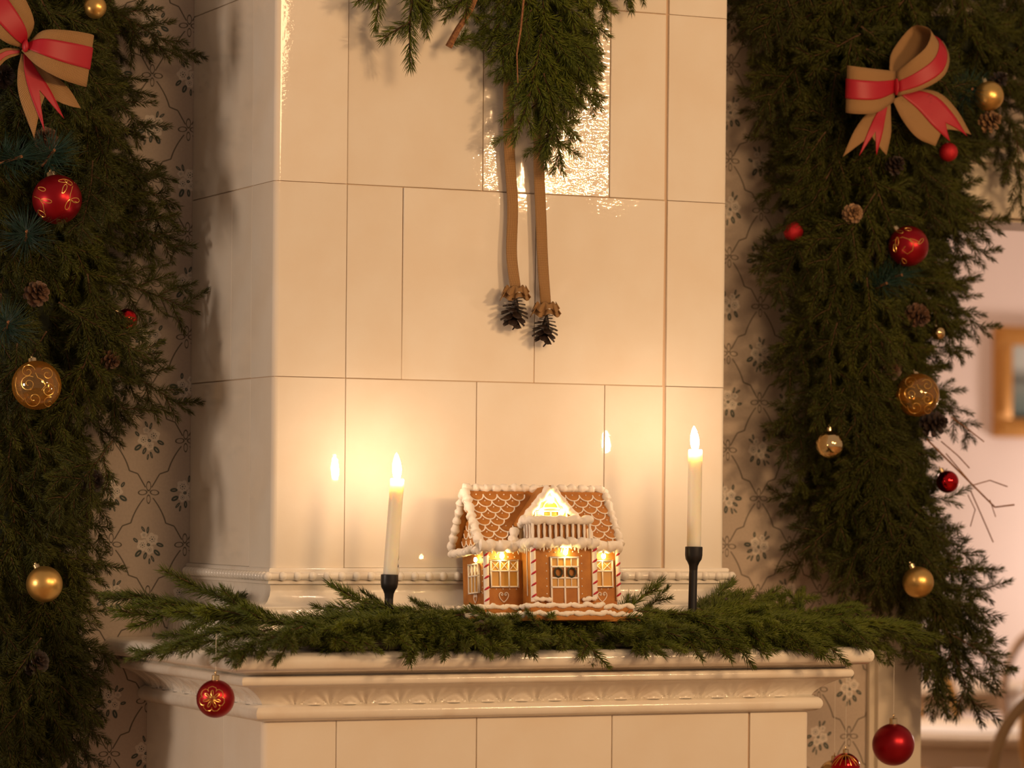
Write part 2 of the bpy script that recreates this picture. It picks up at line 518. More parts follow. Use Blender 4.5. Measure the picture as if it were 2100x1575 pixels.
class MB:
    def __init__(s):
        s.v, s.f = [], []

    def add(s, verts, faces):
        k = len(s.v)
        s.v += [tuple(p) for p in verts]
        s.f += [tuple(i + k for i in f) for f in faces]
        return s

    def box(s, a, b):
        (x0, y0, z0), (x1, y1, z1) = a, b
        return s.add([(x0, y0, z0), (x1, y0, z0), (x1, y1, z0), (x0, y1, z0), (x0, y0, z1), (x1, y0, z1), (x1, y1, z1), (x0, y1, z1)],
                     [(0, 3, 2, 1), (4, 5, 6, 7), (0, 1, 5, 4), (1, 2, 6, 5), (2, 3, 7, 6), (3, 0, 4, 7)])

    def tube(s, pts, rad, n=6, close=False, caps=True):
        pts = [Vector(p) for p in pts]
        k = len(pts)
        rad = [rad] * k if isinstance(rad, (int, float)) else rad
        rings, up = [], None
        for i, p in enumerate(pts):
            if close:
                t = pts[(i + 1) % k] - pts[i - 1]
            else:
                t = pts[min(i + 1, k - 1)] - pts[max(i - 1, 0)]
            t.normalize()
            if up is None:
                up = t.orthogonal().normalized()
            up = (up - t * up.dot(t))
            if up.length < 1e-6:
                up = t.orthogonal()
            up.normalize()
            w = t.cross(up)
            rings.append([p + (up * math.cos(2 * PI * j / n) + w * math.sin(2 * PI * j / n)) * rad[i] for j in range(n)])
        vs = [q for r in rings for q in r]
        fs = []
        for i in range(k if close else k - 1):
            a, c = i * n, ((i + 1) % k) * n
            for j in range(n):
                fs.append((a + j, a + (j + 1) % n, c + (j + 1) % n, c + j))
        if not close and caps:
            fs.append(tuple(range(n - 1, -1, -1)))
            fs.append(tuple(range((k - 1) * n, k * n)))
        return s.add(vs, fs)

    def lathe(s, prof, n=24, axis=Vector((0, 0, 1)), org=Vector((0, 0, 0))):
        axis = Vector(axis).normalized()
        u = axis.orthogonal().normalized()
        w = axis.cross(u)
        org = Vector(org)
        vs, fs = [], []
        for (r, z) in prof:
            for j in range(n):
                a = 2 * PI * j / n
                vs.append(org + axis * z + (u * math.cos(a) + w * math.sin(a)) * r)
        for i in range(len(prof) - 1):
            for j in range(n):
                fs.append((i * n + j, i * n + (j + 1) % n, (i + 1) * n + (j + 1) % n, (i + 1) * n + j))
        fs.append(tuple(range(n - 1, -1, -1)))
        fs.append(tuple(range((len(prof) - 1) * n, len(prof) * n)))
        return s.add(vs, fs)

    def sphere(s, c, r, nu=12, nv=8, sc=(1, 1, 1)):
        vs, fs = [], []
        for i in range(nv + 1):
            th = PI * i / nv
            for j in range(nu):
                ph = 2 * PI * j / nu
                vs.append((c[0] + r * sc[0] * math.sin(th) * math.cos(ph), c[1] + r * sc[1] * math.sin(th) * math.sin(ph), c[2] + r * sc[2] * math.cos(th)))
        for i in range(nv):
            for j in range(nu):
                fs.append((i * nu + j, (i + 1) * nu + j, (i + 1) * nu + (j + 1) % nu, i * nu + (j + 1) % nu))
        return s.add(vs, fs)

    def prism(s, poly, y0, y1):
        """polygon in (x,z) extruded along y"""
        n = len(poly)
        vs = [(p[0], y0, p[1]) for p in poly] + [(p[0], y1, p[1]) for p in poly]
        fs = [tuple(range(n)), tuple(range(2 * n - 1, n - 1, -1))]
        for i in range(n):
            j = (i + 1) % n
            fs.append((i, i + n, j + n, j))
        return s.add(vs, fs)

    def mesh(s, name, m=None, smooth=True, bevel=0.0, seg=2, angle=40):
        me = bpy.data.meshes.new(name)
        me.from_pydata(s.v, [], s.f)
        bm = bmesh.new()
        bm.from_mesh(me)
        bmesh.ops.remove_doubles(bm, verts=bm.verts, dist=1e-7)
        bmesh.ops.recalc_face_normals(bm, faces=bm.faces)
        if bevel:
            ed = [e for e in bm.edges if len(e.link_faces) == 2 and e.calc_face_angle(0) > math.radians(30)]
            bmesh.ops.bevel(bm, geom=ed, offset=bevel, segments=seg, profile=0.5, affect='EDGES')
        for e in bm.edges:
            if len(e.link_faces) == 2 and e.calc_face_angle(0) > math.radians(angle):
                e.smooth = False
        for f in bm.faces:
            f.smooth = smooth
        bm.to_mesh(me)
        bm.free()
        if m is not None:
            me.materials.append(m)
        return me

    def build(s, name, m=None, parent=None, loc=None, **kw):
        return new_obj(name, s.mesh(name, m, **kw), parent, loc)


def catmull(pts, n):
    """n points along a Catmull-Rom curve through pts (numpy rows)"""
    p = np.array(pts, float)
    k = len(p)
    e = np.vstack([2 * p[0] - p[1], p, 2 * p[-1] - p[-2]])
    out = []
    for t in np.linspace(0, k - 1, n):
        i = min(int(t), k - 2)
        f = t - i
        a, b, c, d = e[i], e[i + 1], e[i + 2], e[i + 3]
        out.append(0.5 * ((2 * b) + (-a + c) * f + (2 * a - 5 * b + 4 * c - d) * f * f + (-a + 3 * b - 3 * c + d) * f ** 3))
    return np.array(out)


# ------------------------------------------------------------------ the setting
WY = 0.387          # the papered wall
DOOR_L, DOOR_R, DOOR_T = 0.962, 1.90, 1.985
w = MB()
w.box((-3.2, WY, 0), (DOOR_L, WY + 0.16, 2.95))
w.box((DOOR_L, WY, DOOR_T), (DOOR_R, WY + 0.16, 2.95))
w.box((DOOR_R, WY, 0), (3.6, WY + 0.16, 2.95))
struct(w.build('wall_back', M['wallpaper'], smooth=False), 'taupe wallpaper with bows and small white bouquets')
struct(MB().box((-3.4, -6.0, -0.05), (9.5, 9.5, 0)).build('floor', M['floor'], smooth=False))
struct(MB().box((0.6, 8.0, 0), (9.5, 8.15, 3.1)).build('wall_far', M['farwall'], smooth=False), 'pinkish plain wall of the dining room')
struct(MB().box((9.35, 0.55, 0), (9.5, 8.0, 3.1)).build('wall_right', M['farwall'], smooth=False))
struct(MB().box((0.45, 0.55, 0), (0.6, 8.15, 3.1)).build('wall_dining', M['farwall'], smooth=False))
struct(MB().box((0.45, 0.55, 3.1), (9.5, 8.15, 3.2)).build('ceiling', mat('ceiling_paint', (0.75, 0.7, 0.62), 0.8), smooth=False))
# door casing: stepped mouldings
tr_ = empty('trim_1', (0, 0, 0))
struct(tr_, 'cream painted door casing')
cs = MB()
cs.box((0.872, WY - 0.012, 0), (0.884, WY, 2.075)).box((0.884, WY - 0.022, 0), (0.974, WY, 1.977))
cs.build('side_board', M['paint'], tr_, bevel=0.002)
cs = MB()
cs.box((0.884, WY - 0.022, 1.978), (1.98, WY, 2.075)).box((0.872, WY - 0.030, 2.075), (1.99, WY, 2.095))
cs.build('head_board', M['paint'], tr_, bevel=0.002)
cs = MB()
cs.box((1.89, WY - 0.022, 0), (1.98, WY, 1.978))
cs.build('side_board', M['paint'], tr_, bevel=0.002)
cs = MB()
cs.box((0.962, WY, 0), (0.974, WY + 0.16, 1.985)).box((0.974, WY, 1.973), (1.888, WY + 0.16, 1.985)).box((1.888, WY, 0), (1.90, WY + 0.16, 1.985))
cs.build('door_lining', M['paint'], tr_, smooth=False)

# ------------------------------------------------------------------ the tiled stove
stove = empty('tiled_stove', (0, 0, 0))
tag(stove, 'tall white glazed tile stove with a projecting moulded ledge', 'stove')
UX0, UX1, UB = -0.400, 0.377, WY - 0.001
LX0, LX1, LY = -0.470, 0.448, -0.158
core = MB()
core.box((UX0 + 0.0034, 0.0032, 1.25), (UX1 - 0.0034, UB, 2.85))
core.box((LX0 + 0.0034, LY + 0.0032, 0.0), (LX1 - 0.0034, UB, 1.20))
core.build('stove_core', M['grout'], stove, smooth=False)


def tile_box(x0, x1, y0, y1, z0, z1, m='tile', j=0.0006, tilt=True, bev=0.0012):
    cx, cy, cz = (x0 + x1) / 2, (y0 + y1) / 2, (z0 + z1) / 2
    hx, hy, hz = (x1 - x0) / 2 - j, (y1 - y0) / 2, (z1 - z0) / 2 - j
    if y1 - y0 > 0.05:
        hx, hy = (x1 - x0) / 2, (y1 - y0) / 2 - j
    o = MB().box((-hx, -hy, -hz), (hx, hy, hz)).build('tile', M[m], stove, (cx, cy, cz), bevel=bev, seg=2, angle=18)
    if tilt:
        o.rotation_euler = (rnd.uniform(-1, 1) * 0.0022, 0, rnd.uniform(-1, 1) * 0.0030)
    return o


def corner_tile(xc, yf, z0, z1, sx, wx, wy, j=0.0006, rr=0.010):
    """L shaped corner tile; sx=-1 left corner, +1 right corner"""
    poly = []
    for k in range(8):
        a = PI / 2 * k / 7
        poly.append((sx * (-rr + rr * math.sin(a)), rr - rr * math.cos(a)))
    th = 0.03
    poly += [(0, wy - j), (-sx * th, wy - j), (-sx * th, th), (-sx * (wx - j), th), (-sx * (wx - j), 0)]
    n = len(poly)
    h = (z1 - z0) / 2 - j
    vs = [(p[0], p[1], -h) for p in poly] + [(p[0], p[1], h) for p in poly]
    # split the concave L into two convex caps
    i_in = 8
    lo = [tuple(range(0, n))]
    fs = [tuple(range(n)), tuple(range(2 * n - 1, n - 1, -1))]
    for i in range(n):
        q = (i + 1) % n
        fs.append((i, i + n, q + n, q))
    o = MB().add(vs, fs).build('corner_tile', M['tile'], stove, (xc, yf, (z0 + z1) / 2), angle=8)
    o.rotation_euler = (rnd.uniform(-1, 1) * 0.001, 0, rnd.uniform(-1, 1) * 0.0015)
    return o


rows = [(1.351, 1.6425, [-0.282, -0.062, 0.160, 0.266]), (1.6425, 1.940, [-0.282, -0.189, 0.037, 0.266]),
        (1.940, 2.238, [-0.282, -0.055, 0.165, 0.266]), (2.238, 2.536, [-0.282, -0.170, 0.050, 0.266]), (2.536, 2.834, [-0.282, -0.055, 0.165, 0.266])]
for ri, (z0, z1, js) in enumerate(rows):
    for a, b in zip(js[:-1], js[1:]):
        wavy = ri == 2 and abs(a + 0.055) < 1e-6
        t = tile_box(a, b - (0.0016 if b > 0.26 else 0), 0, 0.03, z0, z1, 'tile_wavy' if wavy else 'tile')
        if wavy:
            t.rotation_euler = (0.0, 0, 0.0)
        elif ri == 1 and b > 0.0:
            t.rotation_euler = (0.012, 0, 0.0)
        elif ri == 2 and a > 0.1:
            t.rotation_euler = (0.0, 0, 0.014)
        elif ri == 2 and a < -0.2:
            t.rotation_euler = (0.0, 0, -0.006)
    corner_tile(UX0, 0, z0, z1, -1, 0.118, 0.10)
    corner_tile(UX1, 0.0 - 0.001, z0, z1, 1, 0.1085, 0.10)
    side = [0.10, 0.1925, UB] if ri == 1 else [0.10, UB]
    for a, b in zip(side[:-1], side[1:]):
        tile_box(UX0, UX0 + 0.03, a, b, z0, z1, tilt=False)
        tile_box(UX1 - 0.03, UX1, a, b, z0, z1, tilt=False)
# lower body
ljs = [-0.3544, -0.1271, 0.1007, 0.339]
for (z0, z1) in ((0.82, 1.131), (0.52, 0.82), (0.22, 0.52)):
    for a, b in zip(ljs[:-1], ljs[1:]):
        tile_box(a, b, LY, LY + 0.03, z0, z1)
    corner_tile(LX0, LY, z0, z1, -1, LX0 * -1 - 0.3544, 0.17)
    corner_tile(LX1, LY, z0, z1, 1, LX1 - 0.341, 0.17)
    tile_box(LX0, LX0 + 0.03, LY + 0.17, UB, z0, z1, tilt=False)
    tile_box(LX1 - 0.03, LX1, LY + 0.17, UB, z0, z1, tilt=False)
MB().box((LX0 - 0.02, LY - 0.02, 0), (LX1 + 0.02, UB, 0.22)).build('plinth', M['mold'], stove, bevel=0.008)


def sweep(name, prof, x0, x1, yf, m, rel=None, nseg=1):
    """moulding round three sides of the stove; prof = (outward offset, z)"""
    b = MB()
    k = len(prof)
    sides = [lambda o, t: (x0 - o, UB + (yf - o - UB) * t), lambda o, t: (x0 - o + (x1 - x0 + 2 * o) * t, yf - o), lambda o, t: (x1 + o, yf - o + (UB - yf + o) * t)]
    dirs = [(-1, 0), (0, -1), (1, 0)]
    for si, fn in enumerate(sides):
        ns = nseg if si == 1 else max(1, nseg // 2)
        vs, fs = [], []
        for i in range(ns + 1):
            for j, (o, z) in enumerate(prof):
                x, y = fn(o, i / ns)
                d = 0.0
                if rel:
                    s = x if si == 1 else y
                    d = rel(s, j / (k - 1)) * min(1, 12 * i / ns, 12 * (1 - i / ns))
                vs.append((x + dirs[si][0] * d, y + dirs[si][1] * d, z))
        for i in range(ns):
            for j in range(k - 1):
                fs.append((i * k + j, (i + 1) * k + j, (i + 1) * k + j + 1, i * k + j + 1))
        b.add(vs, fs)
    return b.build(name, m, stove, angle=50)


def arc(cx, cz, r, a0, a1, n=7):
    return [(cx + r * math.cos(math.radians(a0 + (a1 - a0) * i / (n - 1))), cz + r * math.sin(math.radians(a0 + (a1 - a0) * i / (n - 1)))) for i in range(n)]


def palmette(s, t):
    """low relief of fan shaped leaves along the frieze"""
    per = 0.056
    x = (s / per) % 1.0 - 0.5
    zz = t
    fan = math.atan2(x * 0.9, zz + 0.12)
    r = math.hypot(x * 0.9, zz + 0.12)
    leaf = 0.5 + 0.5 * math.cos(fan * 15)
    env = max(0.0, 1 - (r / 1.0) ** 4) * max(0, 1 - abs(x) * 1.4)
    low = math.exp(-((abs(x) - 0.5) / 0.22) ** 2) * max(0.0, 1 - zz * 2.2)
    return 0.0050 * leaf * env + 0.006 * low


sweep('bottom_moulding', [(-0.01, 1.1285), (0.000, 1.1285)] + arc(0.004, 1.1415, 0.0115, -75, 80, 9) + [(0.004, 1.154)], LX0, LX1, LY, M['mold'])
cove = []
for i in range(13):
    t = i / 12
    cove.append((0.002 + 0.040 * t ** 1.7, 1.153 + 0.031 * t))
sweep('frieze', cove, LX0, LX1, LY, M['mold'], palmette, 420)
sweep('upper_moulding', [(0.038, 1.1825)] + arc(0.043, 1.1905, 0.0078, -80, 85, 8) + [(0.040, 1.1985), (0.048, 1.2035), (0.060, 1.2045)], LX0, LX1, LY, M['mold'])
sweep('ledge_slab', [(0.055, 1.2045), (0.062, 1.2045)] + arc(0.060, 1.2185, 0.0140, -70, 90, 9) + [(-0.05, 1.2325)], LX0, LX1, LY, M['mold'])
MB().box((LX0 - 0.02, LY - 0.02, 1.206), (LX1 + 0.02, UB, 1.232)).build('ledge_top', M['mortar'], stove, smooth=False)
MB().box((-0.40, -0.190, 1.232), (0.38, 0.0, 1.263)).build('mortar_bed', M['mortar'], stove, bevel=0.012)
# moulded foot of the upper body
sweep('foot_moulding', [(-0.004, 1.3515), (0.004, 1.3515), (0.006, 1.349), (0.0055, 1.346)] + arc(0.006, 1.339, 0.0065, 85, -85, 7) + [(0.0085, 1.331), (0.0085, 1.3275), (0.003, 1.326), (0.002, 1.318), (0.0045, 1.309), (0.010, 1.301), (0.017, 1.2955), (0.021, 1.2935), (0.0225, 1.292), (0.0225, 1.290)], UX0, UX1, 0.0, M['mold'])
foot = []
for i in range(13):
    t = i / 12
    foot.append((0.022 + 0.016 * t ** 0.6, 1.290 - 0.058 * t))
sweep('foot_leaf_band', foot, UX0, UX1, 0.0, M['mold'], lambda s, t: 0.0022 * (0.5 + 0.5 * math.cos(s * 2 * PI / 0.016 + 5 * t)) * math.sin(PI * t), 300)
bead = MB().sphere((0, 0, 0), 0.0072, 10, 7).mesh('bead', M['mold'])
x = UX0 - 0.010
while x < UX1 + 0.012:
    new_obj('bead', bead, stove, (x, -0.0105, 1.339))
    x += 0.0241
y = 0.004
while y < UB - 0.005:
    o = new_obj('bead', bead, stove, (UX0 - 0.0105, y, 1.339))
    y += 0.0135

# ------------------------------------------------------------------ spruce: a few branch shapes, copied


def shoot_path(p0, d, L, bend, rng, n=7):
    pts = [np.array(p0, float)]
    d = np.array(d, float)
    d /= np.linalg.norm(d)
    for i in range(n - 1):
        d = d + np.array(bend) / n + rng.normal(0, 0.035, 3)
        d /= np.linalg.norm(d)
        pts.append(pts[-1] + d * L / (n - 1))
    return np.array(pts)


def needles_on(path, rng, dens=1900, nl=0.0165, nw=0.0007, up=(0, 0, 1), start=0.0, spread=1.0):
    """flat arrays of three sided needles along one shoot"""
    seg = np.linalg.norm(np.diff(path, axis=0), axis=1)
    L = seg.sum()
    n = int(L * (1 - start) * dens)
    cum = np.concatenate([[0], np.cumsum(seg)]) / L
    t = start + (1 - start) * (np.arange(n) + rng.random(n)) / n
    P = np.stack([np.interp(t, cum, path[:, k]) for k in range(3)], 1)
    idx = np.clip(np.searchsorted(cum, t) - 1, 0, len(path) - 2)
    T = np.diff(path, axis=0)[idx]
    T /= np.linalg.norm(T, axis=1)[:, None]
    u0 = np.array(up, float)
    S = np.cross(T, u0)
    S /= np.linalg.norm(S, axis=1)[:, None] + 1e-9
    V = np.cross(S, T)
    ph = rng.random(n) * 2 * PI
    # needles crowd to the sides and the upper side
    rx, rz = np.cos(ph), np.sin(ph) * 0.75 + 0.2
    Rd = S * rx[:, None] + V * rz[:, None]
    Rd /= np.linalg.norm(Rd, axis=1)[:, None]
    a = (0.86 + rng.normal(0, 0.14, n)) * spread * (1 - 0.35 * t ** 6)
    D = T * np.cos(a)[:, None] + Rd * np.sin(a)[:, None]
    ln = nl * (0.75 + 0.45 * rng.random(n)) * (1 - 0.35 * t ** 4)
    W = np.cross(D, T)
    W /= np.linalg.norm(W, axis=1)[:, None] + 1e-9
    Q = np.cross(D, W)
    B = P + Rd * 0.0006
    mid = B + D * (ln * 0.45)[:, None] + Q * 0.0003
    tip = B + D * ln[:, None] + T * (ln * 0.12)[:, None]
    v = np.stack([B + W * nw * 0.6, B - W * nw * 0.6, mid + W * nw, mid - W * nw, mid + Q * nw * 1.1, tip], 1).reshape(-1, 3)
    base = np.arange(n)[:, None] * 6
    tri = np.array([[0, 2, 3], [0, 3, 1], [2, 5, 3], [0, 4, 2], [2, 4, 5], [4, 3, 5], [1, 3, 4]])
    f = (base[:, :, None] + tri[None]).reshape(-1, 3)
    return v, f


def np_mesh(name, v, f, m, smooth=True):
    me = bpy.data.meshes.new(name)
    me.vertices.add(len(v))
    me.vertices.foreach_set('co', np.asarray(v, np.float32).ravel())
    me.loops.add(len(f) * 3)
    me.loops.foreach_set('vertex_index', np.asarray(f, np.int32).ravel())
    me.polygons.add(len(f))
    me.polygons.foreach_set('loop_start', np.arange(len(f), dtype=np.int32) * 3)
    me.update(calc_edges=True)
    me.polygons.foreach_set('use_smooth', [smooth] * len(f))
    me.materials.append(m)
    return me


def gen_branch(seed, L, nside, side_len, sub=True, mneedle='needle', droop=-0.15, nl=0.0165, dens=1900):
    rng = np.random.default_rng(seed)
    main = shoot_path((0, 0, 0), (rng.normal(0, 0.05), 1, 0.05), L, (rng.normal(0, 0.15), 0, droop), rng, 10)
    shoots, st = [(main, 0.0)], MB()
    st.tube(main, list(np.linspace(0.0019, 0.0007, len(main))), 6)
    for i in range(nside):
        t = 0.12 + 0.80 * (i + rng.random() * 0.5) / nside
        k = t * (len(main) - 1)
        j = int(k)
        p = main[j] + (main[j + 1] - main[j]) * (k - j)
        ax = main[j + 1] - main[j]
        ax /= np.linalg.norm(ax)
        sgn = 1 if i % 2 else -1
        ang = math.radians(rng.uniform(36, 58))
        d = ax * math.cos(ang) + np.array([sgn, 0, 0]) * math.sin(ang) + np.array([0, 0, rng.uniform(-0.25, 0.30)])
        ln = side_len * (1.05 - 0.72 * t) * rng.uniform(0.75, 1.2)
        sp = shoot_path(p, d, ln, (-sgn * 0.12, 0.25, droop * 0.6), rng, 6)
        shoots.append((sp, 0.03))
        st.tube(sp, list(np.linspace(0.0014, 0.0006, len(sp))), 5)
        if sub and ln > 0.085:
            for q in range(2 if ln < 0.13 else 3):
                tt = 0.35 + 0.22 * q + rng.uniform(-0.05, 0.05)
                kk = tt * (len(sp) - 1)
                jj = int(kk)
                pp = sp[jj] + (sp[jj + 1] - sp[jj]) * (kk - jj)
                aa = sp[jj + 1] - sp[jj]
                aa /= np.linalg.norm(aa)
                s2 = 1 if (q + i) % 2 else -1
                side = np.cross(aa, [0, 0, 1]) * s2
                d2 = aa * 0.72 + side * 0.62 + np.array([0, 0, rng.uniform(-0.25, 0.2)])
                s3 = shoot_path(pp, d2, ln * rng.uniform(0.32, 0.5), (0, 0.1, droop * 0.5), rng, 5)
                shoots.append((s3, 0.03))
                st.tube(s3, list(np.linspace(0.0010, 0.0005, len(s3))), 4)
    vs, fs, k = [], [], 0
    for (p, s0) in shoots:
        v, f = needles_on(p, rng, start=s0, nl=nl, dens=dens)
        vs.append(v)
        fs.append(f + k)
        k += len(v)
    return dict(L=L, stem=st.mesh('spruce_branch', M['bark2']), needles=np_mesh('needles', np.vstack(vs), np.vstack(fs), M[mneedle]))


LIB = {
    'long': [gen_branch(11 + i, 0.34, 9, 0.17) for i in range(4)],
    'mid': [gen_branch(31 + i, 0.23, 7, 0.12) for i in range(4)],
    'short': [gen_branch(51 + i, 0.13, 4, 0.07, sub=False) for i in range(3)],
    'fresh_long': [gen_branch(71 + i, 0.30, 7, 0.13, mneedle='needle_fresh', droop=-0.10, nl=0.0175, dens=2100) for i in range(3)],
    'fresh': [gen_branch(81 + i, 0.20, 6, 0.10, mneedle='needle_fresh', droop=-0.12, nl=0.0175, dens=2100) for i in range(3)],
    'sprig': [gen_branch(91 + i, 0.11, 2, 0.05, sub=False, mneedle='needle_fresh', droop=-0.1, nl=0.0170, dens=2200) for i in range(3)],
}


def gen_pine(seed):
    """a tuft of long pine needles"""
    rng = np.random.default_rng(seed)
    p = shoot_path((0, 0, 0), (0, 1, 0), 0.06, (0, 0, 0), rng, 5)
    v, f = needles_on(p, rng, dens=2300, nl=0.050, nw=0.00055, spread=1.35)
    st = MB().tube(p, 0.0022, 6)
    return dict(L=0.06, stem=st.mesh('pine_tuft', M['bark']), needles=np_mesh('needles', v, f, M['needle_pine']))


PINE = [gen_pine(5), gen_pine(6)]


def place_branch(kind, p0, p1, nrm, parent=None, name='spruce_branch', roll=0.0, flip=False, smin=0.75, smax=1.35, ref=None):
    """stem from p0 towards p1, flat side towards nrm"""
    p0, p1 = Vector(p0), Vector(p1)
    src = ref or rnd.choice(LIB[kind])
    yv = p1 - p0
    s = min(smax, max(smin, yv.length / src['L']))
    yv.normalize()
    zv = Vector(nrm)
    zv = (zv - yv * zv.dot(yv)).normalized()
    xv = yv.cross(zv)
    zv = (zv * math.cos(roll) + xv * math.sin(roll)).normalized()
    xv = yv.cross(zv)
    if flip:
        xv, zv = -xv, -zv
    mt = Matrix(((xv.x * s, yv.x * s, zv.x * s, p0.x), (xv.y * s, yv.y * s, zv.y * s, p0.y), (xv.z * s, yv.z * s, zv.z * s, p0.z), (0, 0, 0, 1)))
    o = new_obj(name, src['stem'], parent)
    o.matrix_world = mt
    if parent is not None:
        o.matrix_local = parent.matrix_world.inverted() @ mt if False else mt
    c = new_obj('needles', src['needles'], o)
    c['kind'] = 'stuff'
    return o


def lerp_tab(tab, v):
    for (a, b) in zip(tab[:-1], tab[1:]):
        if a[0] <= v <= b[0]:
            t = (v - a[0]) / (b[0] - a[0])
            return [a[i] + (b[i] - a[i]) * t for i in range(1, len(a))]
    return list(tab[0][1:]) if v < tab[0][0] else list(tab[-1][1:])


TOCAM = Vector((-Fw[0], -Fw[1], 0.0))
OUT = Vector((-0.15, -1, 0.1))

# ---- garland hanging down the wall left of the stove
gar_l = empty('spruce_garland', (0, 0, 0))
tag(gar_l, 'thick dark spruce garland hanging on the wallpaper left of the stove', 'garland')
edgeL = [(-80, 340), (30, 335), (60, 358), (120, 300), (180, 290), (260, 315), (330, 330), (420, 375), (480, 330), (560, 355), (600, 352), (650, 330), (700, 345), (800, 375), (860, 300), (960, 275), (1060, 275), (1130, 285), (1200, 278), (1260, 215), (1350, 185), (1420, 185), (1500, 185), (1620, 150)]


def fill_left(n, y0, y1, kinds, umin, outer=0.25):
    for i in range(n):
        v = -60 + 1740 * (i + rnd.random()) / n
        r = lerp_tab(edgeL, v)[0] - 58
        fr = rnd.random() ** 0.8
        u = umin + (r - umin) * fr
        side = (u - 90) / 260
        ang = math.radians(rnd.uniform(-16, 16) + 42 * max(-1, min(1, side)))
        kd = rnd.choice(kinds)
        ln = {'long': 330, 'mid': 235, 'short': 140}[kd] * rnd.uniform(0.85, 1.1)
        du, dv = math.sin(ang) * ln, math.cos(ang) * ln
        yt = y0 + (y1 - y0) * rnd.random()
        yb = yt + rnd.uniform(-0.01, 0.05)
        place_branch(kd, at(u - du, v - dv, min(yb, WY - 0.012)), at(u, v, min(yt, WY - 0.015)), OUT, gar_l, roll=rnd.uniform(-0.3, 0.3))


fill_left(55, 0.33, 0.365, ['long', 'mid'], -120)
fill_left(60, 0.26, 0.33, ['long', 'mid', 'mid'], -120)
fill_left(48, 0.20, 0.27, ['mid', 'mid', 'short'], -100)
for (bu, bv, tu, tv, yy) in ((190, 330, 188, 372, 0.2), (230, 905, 150, 1010, 0.19), (255, 320, 325, 435, 0.31), (190, 420, 310, 470, 0.32), (210, 720, 325, 800, 0.31), (200, 560, 300, 600, 0.31), (215, 10, 300, 62, 0.31),
                             (190, 700, 130, 900, 0.2), (60, 880, 160, 1090, 0.2), (120, 620, 250, 700, 0.21), (150, 1280, 190, 1430, 0.27), (100, 1300, 150, 1560, 0.26), (150, 1380, 160, 1590, 0.29)):
    place_branch('mid', at(bu, bv, yy + 0.02), at(tu, tv, yy), OUT, gar_l, roll=rnd.uniform(-0.4, 0.4))
for k, (u, v, a) in enumerate(((100, 335, 1.6), (65, 490, 2.4), (10, 330, 0.3), (20, 680, 2.0))):
    p = at(u, v, 0.185)
    place_branch('', p + Vector((0, 0.035, 0)), p + Vector((0.02 * math.cos(a), -0.035, 0.02 * math.sin(a))), (0, 0, 1), gar_l, 'pine_tuft', ref=PINE[k % 2], smin=0.9, smax=1.1)
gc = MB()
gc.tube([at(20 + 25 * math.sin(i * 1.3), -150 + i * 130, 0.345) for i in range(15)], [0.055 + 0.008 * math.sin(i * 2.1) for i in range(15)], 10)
gc.build('dark_backing', mat('backing_shade', (0.012, 0.016, 0.005), 0.95), gar_l)  # dark tube added as shade between the branches, hides the wallpaper behind

# ---- garland over and beside the doorway
gar_r = empty('spruce_garland', (0, 0, 0))
tag(gar_r, 'full spruce garland framing the doorway right of the stove', 'garland')
edgeR = [(-80, 1500, 2200), (100, 1505, 2200), (200, 1503, 2200), (300, 1520, 2180), (360, 1545, 2090), (420, 1560, 2040), (470, 1560, 2030), (520, 1545, 2010), (600, 1590, 1985), (700, 1600, 1985), (780, 1600, 1925), (900, 1602, 1940), (1000, 1592, 1945), (1060, 1610, 1945), (1150, 1640, 1945), (1200, 1700, 1950), (1280, 1790, 1960)]


def fill_right(n, y0, y1, kinds, grow=0):
    for i in range(n):
        v = -60 + 1340 * ((i + rnd.random()) / n) ** 1.12
        a, b = lerp_tab(edgeR, v)
        a, b = a + grow + (8 if v > 380 else -25), b - grow - 12
        u = a + (b - a) * rnd.random()
        if v < 430:
            if u < 1800:
                ang = math.radians(-52 + rnd.uniform(-28, 28) + (u - 1500) * 0.10)
            else:
                ang = math.radians(38 + rnd.uniform(-35, 30))
        else:
            cu = (a + b) / 2
            ang = math.radians(rnd.uniform(-14, 14) + 40 * (u - cu) / max(60, (b - a) / 2))
        kd = rnd.choice(kinds)
        ln = {'long': 310, 'mid': 220, 'short': 130}[kd] * rnd.uniform(0.85, 1.1)
        du, dv = math.sin(ang) * ln, math.cos(ang) * ln
        yt = y0 + (y1 - y0) * rnd.random()
        yb = min(yt + rnd.uniform(-0.02, 0.04), WY - 0.028)
        place_branch(kd, at(u - du, v - dv, yb), at(u, v, min(yt, WY - 0.03)), OUT, gar_r, roll=rnd.uniform(-0.3, 0.3))


